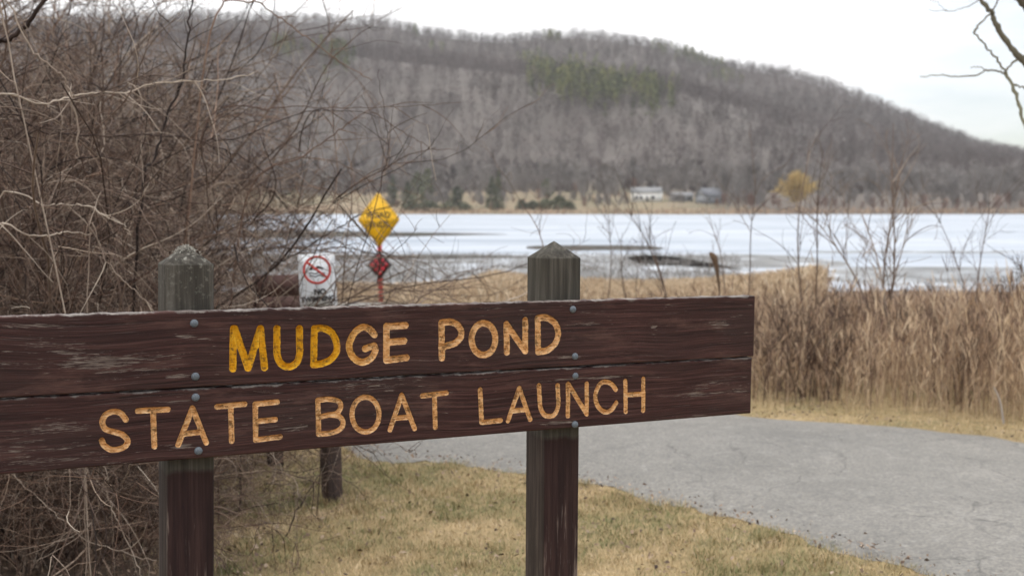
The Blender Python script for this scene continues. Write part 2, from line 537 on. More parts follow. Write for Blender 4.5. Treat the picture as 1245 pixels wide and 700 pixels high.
road_poly = np.vstack([NE, FE[::-1]])
def in_poly(x, y, poly):
    inside = np.zeros(len(x), bool); j = len(poly) - 1
    for i in range(len(poly)):
        xi, yi = poly[i]; xj, yj = poly[j]
        c_ = ((yi > y) != (yj > y)) & (x < (xj - xi) * (y - yi) / (yj - yi + 1e-12) + xi)
        inside ^= c_; j = i
    return inside

# ------------------------------------------------------------------ carved park sign
THETA, ROLL = R(26.3), R(0.6)
UP_H, LO_H, GAP, THK, BLEN = 0.184, 0.171, 0.004, 0.038, 2.44
corner = at(918.5, 359.5, 1.0); 
D_R = 3.615
corner = Vector((0, 0, CAM_H)) + ray(918.5, 359.5) * D_R
SM = Euler((0, ROLL, THETA), 'XYZ').to_matrix()
OFF = Vector((-1.0, 0.09, -1.42))
base = corner + SM @ OFF
sign = empty("wooden_sign", base, (0, ROLL, THETA))
prop(sign, "weathered dark brown two-plank sign with carved lettering on two pointed wooden posts", "sign")

def to_local(px, py, y=0.0):
    """picture point -> sign coordinates relative to the top right front corner, on the plane y"""
    o = SM.transposed() @ (Vector((0, 0, CAM_H)) - corner)
    d = SM.transposed() @ ray(px, py)
    t = (y - o.y) / d.y
    return (o + d * t)

def cut(x0, y0, s, pts): return [(x0 + x / s, y0 + y / s) for x, y in pts]
S1 = 7.775; S6 = 6.917
def ell(cx, cy, rx, ry, k=40): return [(cx + rx * math.cos(a), cy + ry * math.sin(a)) for a in np.linspace(0, 2 * math.pi, k + 1)]
def line(*p): return ('l', list(p))
def curve(*p): return ('c', list(p))
words = []   # (row, [strokes in picture coordinates])
c1 = (260, 380, S1); c2 = (400, 370, S1); c3 = (540, 360, S1); c4 = (100, 480, S1); c5 = (240, 470, S1); c6 = (380, 460, S6); c7 = (560, 440, S1); c8 = (680, 430, S1)
def W_(row, items):
    st = []
    for crop, (kind, pts) in items:
        pp = cut(*crop, pts)
        loc = np.array([[to_local(x, y).x, to_local(x, y).z] for x, y in pp])
        if kind == 'c': loc = spline(loc, 6)
        st.append(loc)
    words.append((row, st))
W_(0, [(c1, line((187,150),(180,530))), (c1, line((197,150),(325,522),(440,150))), (c1, line((442,150),(480,518))),
       (c1, curve((597,150),(597,300),(600,400),(635,480),(710,512),(785,470),(812,390),(812,300),(810,150))),
       (c1, line((952,155),(945,490))), (c1, curve((952,152),(1040,148),(1120,195),(1163,290),(1160,370),(1110,440),(1030,478),(945,492))),
       (c2, curve((432,285),(380,232),(310,218),(235,280),(193,390),(228,495),(310,545),(395,512),(440,440),(428,390))), (c2, line((428,390),(345,418))),
       (c2, line((545,205),(545,525))), (c2, line((545,210),(725,198))), (c2, line((560,358),(712,345))), (c2, line((545,527),(735,503)))])
W_(0, [(c2, line((1065,185),(1070,505))), (c3, curve((-24,250),(50,242),(115,262),(160,320),(158,385),(110,440),(50,462),(-24,485))),
       (c3, ('l', ell(374, 405, 112, 150))),
       (c3, line((590,265),(595,530))), (c3, line((592,268),(768,518))), (c3, line((768,228),(768,518))),
       (c3, line((886,210),(890,525))), (c3, curve((886,208),(960,202),(1045,250),(1078,330),(1072,400),(1035,465),(970,512),(890,525)))])
W_(1, [(c4, curve((415,235),(370,178),(300,158),(225,188),(192,258),(225,325),(310,352),(385,378),(432,435),(400,492),(290,520),(212,480),(188,430))),
       (c4, line((528,152),(812,138))), (c4, line((672,150),(685,488))),
       (c4, line((910,472),(1045,125),(1175,452))), (c4, line((955,370),(1130,350))),
       (c5, line((188,190),(450,165))), (c5, line((318,190),(328,515))),
       (c5, line((550,165),(555,502))), (c5, line((550,165),(758,145))), (c5, line((570,328),(740,310))), (c5, line((555,503),(785,474)))])
W_(1, [(c6, line((48,185),(55,468))), (c6, curve((48,182),(150,175),(225,195),(240,240),(210,290),(140,306),(60,325))), (c6, curve((140,306),(220,315),(260,365),(240,420),(170,455),(55,468))),
       (c6, ('l', ell(449, 303, 114, 146))),
       (c6, line((655,432),(755,140),(862,422))), (c6, line((695,335),(815,325))),
       (c6, line((927,147),(1130,122))), (c6, line((1030,140),(1037,412)))])
W_(1, [(c7, line((190,262),(205,572))), (c7, line((205,572),(385,553))),
       (c7, line((455,556),(560,248),(665,543))), (c7, line((500,463),(620,450))),
       (c7, curve((745,222),(752,330),(762,430),(795,495),(840,513),(895,497),(928,420),(928,330),(922,222))),
       (c7, line((1020,208),(1022,510))), (c7, line((1025,212),(1200,492))), (c7, line((1198,205),(1200,492))),
       (c8, curve((540,338),(500,288),(440,264),(385,292),(347,390),(368,490),(435,550),(500,530),(545,462))),
       (c8, line((630,258),(635,546))), (c8, line((800,238),(800,536))), (c8, line((640,390),(795,380)))])

# --- weathered stained wood
def sign_wood():
    m, n, b = new_mat("stained_sign_wood")
    oc = objco(n)
    t = attr(n, "groove"); top = attr(n, "topedge"); wear = attr(n, "wear"); yel = attr(n, "yellow")
    # wavy grain
    warp = nd(n, "ShaderNodeTexNoise"); warp.inputs["Scale"].default_value = 2.2; warp.inputs["Detail"].default_value = 2
    n.links.new(oc, warp.inputs["Vector"])
    vm = nd(n, "ShaderNodeVectorMath"); vm.operation = 'MULTIPLY_ADD'
    n.links.new(warp.outputs["Color"], vm.inputs[0]); vm.inputs[1].default_value = (0, 0, 0.045); n.links.new(oc, vm.inputs[2])
    wv = vm.outputs[0]
    g1 = noise(n, wv, 1.0, 6, 0.65, mscale=(3.0, 10, 150))
    g2 = noise(n, wv, 1.0, 6, 0.72, mscale=(26, 20, 430))
    g3 = noise(n, wv, 1.0, 6, 0.65, mscale=(9, 10, 120), loc=(7, 1, 3))
    g4 = noise(n, wv, 1.0, 4, 0.6, mscale=(4, 10, 420), loc=(1, 9, 5))
    patch = noise(n, oc, 2.6, 5, 0.65, mscale=(1, 1, 2.5))
    base_c = ramp(n, g1, [(0.30, (0.012, 0.0050, 0.0044)), (0.5, (0.044, 0.0178, 0.0150)), (0.72, (0.100, 0.046, 0.038))])
    base_c = mixc(n, maprange(n, patch, 0.44, 0.66, 0, 0.5), base_c, (0.033, 0.0205, 0.0175))
    rub = noise(n, oc, 1.0, 5, 0.7, mscale=(5, 3, 22), loc=(3, 1, 8))
    base_c = mixc(n, maprange(n, rub, 0.54, 0.70, 0, 0.6), base_c, (0.115, 0.060, 0.047))
    # thin pale checks and scratches that follow the grain
    hair = math_(n, 'MULTIPLY', maprange(n, g4, 0.60, 0.68), maprange(n, g3, 0.42, 0.62))
    base_c = mixc(n, math_(n, 'MULTIPLY', hair, 0.55), base_c, (0.20, 0.16, 0.14))
    dk = math_(n, 'MULTIPLY', maprange(n, g4, 0.40, 0.33), maprange(n, noise(n, oc, 1.0, 4, 0.6, mscale=(5, 2, 14)), 0.48, 0.6))
    base_c = mixc(n, math_(n, 'MULTIPLY', dk, 0.7), base_c, (0.008, 0.006, 0.006))
    # flaked-off stain, in broken streaks along the grain
    fl = math_(n, 'ADD', math_(n, 'MULTIPLY', g2, 0.55), math_(n, 'MULTIPLY', g3, 0.45))
    fl = math_(n, 'ADD', fl, math_(n, 'MULTIPLY', wear, 0.135))
    fl = math_(n, 'ADD', fl, math_(n, 'MULTIPLY', math_(n, 'SUBTRACT', patch, 0.5), 0.18))
    flake = maprange(n, fl, 0.615, 0.65)
    bare = ramp(n, g2, [(0.40, (0.07, 0.05, 0.042)), (0.52, (0.15, 0.115, 0.095)), (0.7, (0.33, 0.27, 0.225))])
    c = mixc(n, math_(n, 'MULTIPLY', flake, 0.85), base_c, bare)
    # bleached upper arris
    te = math_(n, 'ADD', top, math_(n, 'MULTIPLY', math_(n, 'SUBTRACT', g3, 0.5), 0.012))
    te = math_(n, 'ADD', te, math_(n, 'MULTIPLY', math_(n, 'SUBTRACT', noise(n, oc, 14, 5, 0.7, mscale=(1, .1, .1)), 0.47), 0.03))
    edge = maprange(n, te, 0.0005, 0.0040, 1, 0)
    c = mixc(n, math_(n, 'MULTIPLY', edge, 0.8), c, ramp(n, g2, [(0.38, (0.09, 0.075, 0.066)), (0.52, (0.21, 0.185, 0.165)), (0.7, (0.40, 0.365, 0.33))]))
    # routed letters: yellow paint left in some, bare orange wood in the others, colour turning darker brown towards the rim
    gl = noise(n, oc, 1.0, 5, 0.65, mscale=(60, 60, 220))
    wood_c = ramp(n, gl, [(0.34, (0.34, 0.155, 0.055)), (0.48, (0.71, 0.40, 0.165)), (0.66, (0.90, 0.64, 0.36))])
    yel_c = ramp(n, gl, [(0.30, (0.40, 0.17, 0.012)), (0.46, (0.70, 0.36, 0.014)), (0.72, (0.82, 0.50, 0.05))])
    lc = mixc(n, yel, wood_c, yel_c)
    dirt = noise(n, oc, 70, 4, 0.7)
    lc = mixc(n, maprange(n, dirt, 0.52, 0.64, 0, 0.8), lc, (0.13, 0.07, 0.028))
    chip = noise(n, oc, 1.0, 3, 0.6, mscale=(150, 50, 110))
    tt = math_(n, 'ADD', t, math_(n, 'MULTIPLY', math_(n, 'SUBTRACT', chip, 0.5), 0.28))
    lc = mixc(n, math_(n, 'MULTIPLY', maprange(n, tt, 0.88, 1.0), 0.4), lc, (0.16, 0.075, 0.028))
    crk = maprange(n, g4, 0.37, 0.33)
    lc = mixc(n, math_(n, 'MULTIPLY', crk, 0.6), lc, (0.05, 0.028, 0.015))
    inside = maprange(n, tt, 0.95, 1.02, 1, 0)
    c = mixc(n, inside, c, lc)
    n.links.new(c, b.inputs["Base Color"])
    rr = maprange(n, g2, 0.3, 0.7, 0.5, 0.78)
    n.links.new(rr, b.inputs["Roughness"])
    b.inputs["Specular IOR Level"].default_value = 0.18
    bump(n, b, math_(n, 'ADD', math_(n, 'MULTIPLY', g1, 0.7), math_(n, 'ADD', math_(n, 'MULTIPLY', g2, 0.5), math_(n, 'MULTIPLY', flake, -0.3))), math_(n, 'SUBTRACT', 0.65, math_(n, 'MULTIPLY', inside, 0.55)), 0.004)
    return m
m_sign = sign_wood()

# places where the stain has worn (picture points on each plank, half sizes in metres)
WEAR = [[((128,440),.13,.022,1.3), ((165,450),.12,.006,1.2), ((60,418),.10,.012,.8), ((40,396),.09,.006,1.0), ((85,427),.05,.008,1.2), ((30,443),.12,.01,.6), ((225,408),.03,.008,1.3), ((250,412),.09,.004,.9),
         ((872,395),.05,.012,1.1), ((795,398),.012,.012,1.1), ((815,372),.02,.007,.7), ((725,393),.10,.008,.6), ((690,434),.04,.004,1.6), ((215,457),.03,.005,1.8), ((600,375),.25,.004,.4), ((720,380),.06,.004,.6)],
        [((25,545),.10,.03,.7), ((70,520),.12,.02,.7), ((60,560),.2,.02,.5), ((170,545),.2,.02,.45), ((845,480),.16,.012,1.0), ((862,468),.1,.010,.8), ((690,461),.10,.005,1.3), ((735,459),.08,.005,1.4), ((680,514),.05,.004,1.8), ((215,545),.05,.004,1.4), ((355,520),.12,.01,.6), ((420,470),.2,.012,.5), ((520,480),.18,.012,.45), ((210,488),.05,.006,1.1), ((820,510),.2,.008,.4), ((640,450),.09,.004,.9)]]

def plank(row):
    H = UP_H if row == 0 else LO_H
    ztop = 0.0 if row == 0 else -(UP_H + GAP)
    xr = 0.0 if row == 0 else -0.004
    yf = 0.0 if row == 0 else 0.003
    nx_, nz_ = int(BLEN / 0.0017), int(H / 0.0017)
    xs = np.linspace(xr - BLEN, xr, nx_ + 1); zs = np.linspace(ztop - H, ztop, nz_ + 1)
    X, Z = np.meshgrid(xs, zs)          # (nz+1, nx+1)
    G = np.full(X.shape, 9.0)
    wid = np.full(X.shape, -1, int)
    r0 = 0.0091 if row == 0 else 0.0069
    for wi, (rw, strokes) in enumerate(words):
        if rw != row: continue
        for st in strokes:
            for a, c_ in zip(st[:-1], st[1:]):
                lo = np.minimum(a, c_) - 0.02; hi = np.maximum(a, c_) + 0.02
                i0, i1 = np.searchsorted(xs, [lo[0], hi[0]]); j0, j1 = np.searchsorted(zs, [lo[1], hi[1]])
                if i1 <= i0 or j1 <= j0: continue
                sx_, sz_ = X[j0:j1, i0:i1], Z[j0:j1, i0:i1]
                d = c_ - a; l2 = max((d ** 2).sum(), 1e-12)
                tt = np.clip(((sx_ - a[0]) * d[0] + (sz_ - a[1]) * d[1]) / l2, 0, 1)
                dist = np.hypot(sx_ - a[0] - tt * d[0], sz_ - a[1] - tt * d[1]) / r0
                sub = G[j0:j1, i0:i1]; ws = wid[j0:j1, i0:i1]
                m_ = dist < sub
                sub[m_] = dist[m_]; ws[m_] = wi
    depth = (0.0135 if row == 0 else 0.0110) * np.clip(1 - np.clip(G, 0, 1) ** 2.1, 0, 1)
    e = np.minimum(np.minimum(X - xs[0], xs[-1] - X), np.minimum(Z - zs[0], zs[-1] - Z))
    rb = 0.004
    rnd = rb - np.sqrt(np.maximum(rb * rb - np.clip(rb - e, 0, rb) ** 2, 0))
    warp = 0.0012 * np.sin(X * 4.1 + row) * np.sin(Z * 17 + X * 2)
    nick = 0.0
    Yv = yf + depth + rnd + warp
    # ragged upper arris
    zoff = np.interp(xs, xs, 0.0007 * np.convolve(rng.normal(0, 1, len(xs)), np.ones(9) / 3, 'same'))
    Zv = Z + zoff[None, :] * np.clip(1 - (zs[-1] - Z) / 0.01, 0, 1)
    V = np.stack([X, Yv, Zv], -1)
    off = np.array(OFF)
    nv = X.size
    idx = np.arange(nv).reshape(X.shape)
    F = np.stack([idx[:-1, :-1], idx[:-1, 1:], idx[1:, 1:], idx[1:, :-1]], -1)
    carved = (G[:-1, :-1] < 1.12) & (G[1:, 1:] < 1.12) & (G[:-1, 1:] < 1.12) & (G[1:, :-1] < 1.12)
    wcell = wid[:-1, :-1]
    topd = zs[-1] - Z
    wear = np.zeros(X.shape)
    for (pp, hx, hz, a) in WEAR[row]:
        q = to_local(*pp)
        wear = np.maximum(wear, a * np.exp(-((X - q.x) / hx) ** 2 - ((Z - q.z) / hz) ** 2))
    xm1, xm2 = to_local(418, 420).x, to_local(470, 420).x
    yel = (1 - np.clip((X - xm1) / (xm2 - xm1) + 0.15, 0, 1)) if row == 0 else np.zeros(X.shape)
    yel = np.where(X > xm1 - 0.01, yel * 0.6, yel) if row == 0 else yel
    # back and sides
    loop = np.concatenate([idx[0, :], idx[1:, -1], idx[-1, -2::-1], idx[-2:0:-1, 0]])
    bV = V.reshape(-1, 3)[loop].copy(); bV[:, 1] = yf + THK
    allV = np.concatenate([V.reshape(-1, 3), bV]) - off
    bi = nv + np.arange(len(loop))
    sides = np.stack([loop, bi, np.roll(bi, -1), np.roll(loop, -1)], -1)
    ci = [nv + 0, nv + nx_, nv + nx_ + nz_, nv + 2 * nx_ + nz_]
    back = np.array([[ci[0], ci[3], ci[2], ci[1]]])
    def ext(a, fill): return np.concatenate([a.ravel(), a.ravel()[loop] if fill is None else np.full(len(loop), fill)])
    A = {"groove": ext(G, 9.0), "topedge": ext(topd, None), "wear": ext(wear, 0.4), "yellow": ext(yel, 0.0)}
    # board without the carved cells
    def subset(FF):
        u, inv = np.unique(np.concatenate([f.ravel() for f in FF]), return_inverse=True)
        out = []; p = 0
        for f in FF:
            out.append(inv[p:p + f.size].reshape(f.shape)); p += f.size
        return allV[u], out, {k_: a[u] for k_, a in A.items()}
    v, f, a = subset([F[~carved], sides, back])
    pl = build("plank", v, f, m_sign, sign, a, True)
    for wi, (rw, _) in enumerate(words):
        if rw != row: continue
        fw = F[carved & (wcell == wi)]
        if len(fw):
            v, f, a = subset([fw])
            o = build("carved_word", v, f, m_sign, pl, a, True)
            o["label"] = ["carved word, yellow paint fading to bare wood", "carved word in bare tan wood", "carved word in orange wood", "carved word in orange wood", "carved word in pale orange wood"][wi]
    return pl
pl_up = plank(0); pl_lo = plank(1)

# --- galvanised bolt heads
m_zinc = plain("zinc_bolt", (0.12, 0.138, 0.155), 0.65, 0.25, 0.7, 300)
def bolt_mesh():
    mb = MB(); k = 18
    prof = [(0.0, 0.0098), (-0.0020, 0.0098), (-0.0042, 0.0080), (-0.0056, 0.0046), (-0.0060, 0.0)]
    V = []; 
    for y, r in prof:
        for i in range(k):
            a = 2 * math.pi * i / k
            V.append((r * math.cos(a), y, r * math.sin(a)))
    Fq = []
    for j in range(len(prof) - 1):
        for i in range(k):
            Fq.append((j*k+i, (j+1)*k+i, (j+1)*k+(i+1)%k, j*k+(i+1)%k))
    mb.add(V, np.array(Fq)); return mb
bolt0 = None
for row, pxs in ((0, [(236, 393), (237.5, 457.5), (696.5, 376), (699, 433)]), (1, [(238, 483), (241.5, 548), (700, 457), (699.5, 516)])):
    for (bx, by) in pxs:
        q = to_local(bx, by) - OFF
        if bolt0 is None:
            o = bolt0 = bolt_mesh().build("bolt", m_zinc, pl_up, True)
        else:
            o = bolt0.copy(); COL.objects.link(o)
        o.parent = pl_up if row == 0 else pl_lo
        o.location = (q.x, q.y + (0.0005 if row == 0 else 0.003), q.z)
        o.rotation_euler = (R(random.uniform(-8, 8)), 0, R(random.uniform(-8, 8)))

# --- posts
def post_wood():
    m, n, b = new_mat("post_wood")
    oc = objco(n); sp = nd(n, "ShaderNodeSeparateXYZ"); n.links.new(oc, sp.inputs[0])
    g1 = noise(n, oc, 1.0, 6, 0.65, mscale=(55, 55, 2.5)); g2 = noise(n, oc, 1.0, 6, 0.7, mscale=(190, 190, 7))
    pt = noise(n, oc, 7, 4, 0.6, mscale=(1, 1, 0.5))
    weath = ramp(n, g1, [(0.28, (0.018, 0.0155, 0.012)), (0.5, (0.055, 0.048, 0.038)), (0.72, (0.125, 0.112, 0.092))])
    weath = mixc(n, maprange(n, pt, 0.5, 0.68, 0, 0.5), weath, (0.047, 0.044, 0.030))
    dark = ramp(n, g1, [(0.28, (0.011, 0.0055, 0.005)), (0.5, (0.027, 0.0125, 0.011)), (0.72, (0.056, 0.029, 0.024))])
    sc = math_(n, 'ADD', math_(n, 'MULTIPLY', g2, 0.55), math_(n, 'MULTIPLY', noise(n, oc, 1.0, 5, 0.65, mscale=(38, 38, 4), loc=(2, 3, 1)), 0.45))
    low = maprange(n, sp.outputs["Z"], 1.0, 0.72, 0, 0.10)
    scr = maprange(n, math_(n, 'ADD', sc, low), 0.62, 0.70)
    dark = mixc(n, math_(n, 'MULTIPLY', scr, 0.75), dark, (0.21, 0.16, 0.13))
    # the end faces never took the stain as well as the front
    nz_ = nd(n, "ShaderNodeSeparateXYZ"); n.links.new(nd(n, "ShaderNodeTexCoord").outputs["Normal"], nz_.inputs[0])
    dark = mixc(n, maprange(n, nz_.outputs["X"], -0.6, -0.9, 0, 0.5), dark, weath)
    zz = math_(n, 'ADD', sp.outputs["Z"], math_(n, 'MULTIPLY', math_(n, 'SUBTRACT', pt, 0.5), 0.08))
    c = mixc(n, maprange(n, zz, 1.020, 1.035), dark, weath)
    # lichen on the cap
    li = math_(n, 'MULTIPLY', maprange(n, noise(n, oc, 75, 5, 0.75), 0.55, 0.64), maprange(n, attr(n, "cap"), 0.2, 0.9, 0, 0.85))
    c = mixc(n, li, c, (0.34, 0.33, 0.28))
    n.links.new(c, b.inputs["Base Color"]); b.inputs["Roughness"].default_value = 0.8
    b.inputs["Specular IOR Level"].default_value = 0.25
    bump(n, b, math_(n, 'ADD', g1, math_(n, 'MULTIPLY', g2, 0.5)), 0.6, 0.004)
    return m
m_post = post_wood()
m_moss = plain("dry_lichen", (0.36, 0.34, 0.29), 0.95, 0, 0.35, 220)
PW = 0.115
def sign_post(px_corner, tip_py, should_py, lean, capv):
    q = to_local(px_corner, 450, THK)
    x0 = q.x; x1 = x0 + PW; y0 = THK + 0.004; y1 = y0 + PW
    zs_ = to_local(px_corner + 25, should_py, THK).z; ztip = to_local(px_corner + 10, tip_py, THK + PW / 2).z
    zb = OFF.z - 0.18
    lv = [zb, -1.0, -0.7, -0.45, -0.37, -0.1, zs_ - 0.002, zs_]
    g = np.random.default_rng(int(px_corner))
    V = []; ch = 0.005
    ring = [(x0+ch, y0), (x1-ch, y0), (x1, y0+ch), (x1, y1-ch), (x1-ch, y1), (x0+ch, y1), (x0, y1-ch), (x0, y0+ch)]
    cap = []
    for z in lv:
        for (x, y) in ring:
            V.append((x + lean * (z + 0.2), y, z)); cap.append(0.0 if z < zs_ - 0.01 else capv * 0.5)
    k = 8
    xc, yc = (x0 + x1) / 2 + lean * (ztip + .2), (y0 + y1) / 2
    for s in (0.45, 0.12):
        for (x, y) in ring:
            V.append((xc + (x - (x0 + x1) / 2) * s + g.normal(0, .0012), yc + (y - yc) * s, zs_ + (ztip - zs_) * (1 - s) + g.normal(0, .001))); cap.append(capv)
    V.append((xc, yc, ztip)); cap.append(capv)
    L_ = len(lv) + 2
    Fq = [(j*k+i, j*k+(i+1)%k, (j+1)*k+(i+1)%k, (j+1)*k+i) for j in range(L_-1) for i in range(k)]
    Ft = [((L_-1)*k+i, (L_-1)*k+(i+1)%k, L_*k) for i in range(k)]
    return build("post", np.array(V) - np.array(OFF), [np.array(Fq), np.array(Ft)], m_post, sign, {"cap": cap}), Vector((xc, yc, ztip)) - OFF
pL, tipL = sign_post(202.5, 298, 322, 0.006, 0.95)
pR, tipR = sign_post(663, 293, 314, -0.004, 0.35)
pL["label"] = "left post with pale lichen on its pointed top"
# lichen tuft on the left post's point
g = np.random.default_rng(5)
st = np.array(tipL) + np.column_stack([g.normal(0, .012, 260), g.normal(0, .012, 260), np.zeros(260)])
st[:, 2] += -0.42 * np.abs(np.linalg.norm(st[:, :2] - np.array(tipL)[:2], axis=1)) * 1.2 - 0.002
P, D = grow(st, norm(g.normal(0, 1, (260, 3)) + [0, 0, .8]), g.uniform(.004, .009, 260), 4, .5, 0, g)
V, F = tubes(P, np.full((260, 4), .0008), 3)
build("lichen", V, F, m_moss, pL)

# ------------------------------------------------------------------ guard posts, brown panel, signs
m_gpost, n, b = new_mat("brown_post_wood")
oc = objco(n)
g1 = noise(n, oc, 1.0, 5, 0.65, mscale=(45, 45, 3))
c = ramp(n, g1, [(0.3, (0.022, 0.013, 0.010)), (0.7, (0.075, 0.046, 0.035))])
n.links.new(c, b.inputs["Base Color"]); b.inputs["Roughness"].default_value = 0.85
bump(n, b, g1, 0.5, 0.005)
def guard_post(px, py_base, top, rot, label):
    p = at_z(px, py_base, 0.0); w = 0.046
    root_z = float(ground_z(p.x, p.y))
    V = []; ch = .006
    ring = [(-w+ch,-w),(w-ch,-w),(w,-w+ch),(w,w-ch),(w-ch,w),(-w+ch,w),(-w,w-ch),(-w,-w+ch)]
    lv = [(-.25, 1), (.1, 1), (.5, 1), (top-.012, 1), (top, .8)]
    for z, s in lv: V += [(x*s, y*s, z) for x, y in ring]
    V.append((0, 0, top + .002)); k = 8; n_ = len(lv)
    Fq = [(j*k+i, j*k+(i+1)%k, (j+1)*k+(i+1)%k, (j+1)*k+i) for j in range(n_-1) for i in range(k)]
    Ft = [((n_-1)*k+i, (n_-1)*k+(i+1)%k, n_*k) for i in range(k)]
    o = build("guard_post", V, [np.array(Fq), np.array(Ft)], m_gpost)
    o.location = (p.x, p.y, root_z); o.rotation_euler = (0, R(-1.2), rot)
    return prop(o, label, "post", None)
guard_post(404, 606, .98, R(35), "brown square wooden post standing in green grass near the road edge")

m_brown = plain("brown_painted_board", (0.075, 0.032, 0.024), 0.7, 0, 0.35, 30)
Yb = 7.62
pb = at(349, 372, Yb); rb_ = R(24)
gz = float(ground_z(pb.x, Yb))
br = prop(empty("notice_board", (pb.x, Yb, gz), (0, 0, rb_)), "dark brown wooden notice board beside the white sign, partly behind twigs", "notice board")
zt = zy(333.5, Yb) - gz; zb_ = zt - 0.55
mb = MB()
for i in range(4):
    z0 = zb_ + i * .1375
    mb.box((-.215, -.02, z0 + .002), (.13, .02, z0 + .1355))
mb.build("board_panel", m_brown, br)
for x in (-.075,):
    MB().box((x - .045, .022, -.2), (x + .045, .112, zt - .06)).build("leg", m_gpost, br)

m_white = plain("white_sign_sheet", (0.80, 0.82, 0.84), 0.4, 0, 0.05, 14)
m_red = plain("red_sign_ink", (0.62, 0.045, 0.03), 0.45, 0, 0.1, 30)
m_black = plain("black_sign_ink", (0.012, 0.012, 0.014), 0.5)
m_galv = plain("galvanised_steel", (0.35, 0.36, 0.36), 0.5, 0.7, 0.2, 60)
m_yellow = plain("yellow_sign_sheet", (0.90, 0.50, 0.008), 0.4, 0, 0.05, 8)
m_redpost = plain("red_painted_post", (0.55, 0.035, 0.03), 0.6, 0, 0.2, 20)
m_darkred = plain("dark_marker_panel", (0.030, 0.010, 0.012), 0.5)
m_reflector = plain("red_reflector", (0.55, 0.02, 0.035), 0.25)

def text_mesh(name, txt, size, mat, parent, loc, depth=0.0006, width=1.0, bold=0.0):
    cu = bpy.data.curves.new(name, 'FONT'); cu.body = txt; cu.size = size
    cu.align_x = 'CENTER'; cu.align_y = 'CENTER'; cu.extrude = depth; cu.offset = bold
    tmp = bpy.data.objects.new(name, cu); COL.objects.link(tmp)
    bpy.context.view_layer.update()
    me = bpy.data.meshes.new_from_object(tmp.evaluated_get(bpy.context.evaluated_depsgraph_get()))
    bpy.data.objects.remove(tmp)
    me.materials.clear(); me.materials.append(mat)
    o = bpy.data.objects.new(name, me); COL.objects.link(o)
    o.parent = parent; o.location = loc; o.rotation_euler = (R(90), 0, 0); o.scale = (width, 1, 1)
    return o

def disc_ring(mb, cx, cz, r0, r1, y0, y1, k=40):
    for i in range(k):
        a, c_ = 2*math.pi*i/k, 2*math.pi*(i+1)/k
        mb.prism([(cx+r0*math.cos(a), cz+r0*math.sin(a)), (cx+r1*math.cos(a), cz+r1*math.sin(a)), (cx+r1*math.cos(c_), cz+r1*math.sin(c_)), (cx+r0*math.cos(c_), cz+r0*math.sin(c_))], y0, y1)
def round_rect(w, h, r, k=6):
    P_ = []
    for (sx_, sz_, a0) in ((1,-1,-90),(1,1,0),(-1,1,90),(-1,-1,180)):
        for i in range(k+1):
            a = R(a0 + 90*i/k); P_.append((sx_*(w/2-r)+r*math.cos(a), sz_*(h/2-r)+r*math.sin(a)))
    return P_

# white NO SWIMMING sign
Yw = 7.5
top_w, bot_w = at(384, 308, Yw), at(389, 378, Yw)
hw = top_w.z - bot_w.z; ww = 42.5 / FPX * Yw / math.cos(R(20))
gz = float(ground_z(top_w.x, Yw)); zc = (top_w.z + bot_w.z) / 2 - gz
ns = prop(empty("prohibition_sign", ((top_w.x + bot_w.x) / 2 + .05, Yw, gz), (0, R(-2.5), R(20))), "white rectangular no swimming sign with a red slashed circle", "sign")
pan = MB().prism(round_rect(ww, hw, .02), -.003, .0).build("sign_panel", m_white, ns); pan.location = (0, 0, zc)
mb = MB(); rc = ww * .385
cz_ = hw * .22
disc_ring(mb, 0, cz_, rc * .84, rc, -.0048, -.0032)
Mx = Matrix.Translation((0, 0, cz_)) @ Matrix.Rotation(R(40), 4, 'Y')
mb.box((-rc*.86, -.0052, -rc*.075), (rc*.86, -.0034, rc*.075), Mx)
mb.build("prohibition_ring", m_red, pan)
mb = MB()
mb.prism([(rc*-.42+rc*.13*math.cos(a), cz_+rc*.12+rc*.13*math.sin(a)) for a in np.linspace(0, 6.28, 14, endpoint=False)], -.0042, -.0031)
mb.prism([(-rc*.30, cz_+.0), (rc*.05, cz_+rc*.30), (rc*.50, cz_+rc*.12), (rc*.42, cz_+rc*.02), (rc*.05, cz_+rc*.14), (-rc*.12, cz_-.0)], -.0042, -.0031)
for dz in (-.22, -.42):
    for i in range(8):
        x0_, x1_ = -rc*.55 + rc*1.1*i/8, -rc*.55 + rc*1.1*(i+1)/8
        f_ = lambda x: cz_ + rc*dz + rc*.06*math.sin(x/rc*11)
        mb.prism([(x0_, f_(x0_)-rc*.04), (x1_, f_(x1_)-rc*.04), (x1_, f_(x1_)+rc*.04), (x0_, f_(x0_)+rc*.04)], -.0042, -.0031)
mb.build("swimmer_symbol", m_black, pan)
text_mesh("lettering", "NO", hw * .13, m_black, pan, (ww*.05, -.0034, -hw * .165), bold=.0028)
text_mesh("lettering", "SWIMMING", hw * .125, m_black, pan, (0, -.0034, -hw * .285), bold=.0022, width=.92)
MB().box((-.03, .0015, -.3), (.03, .012, zc + hw * .42)).build("sign_post", m_galv, ns)

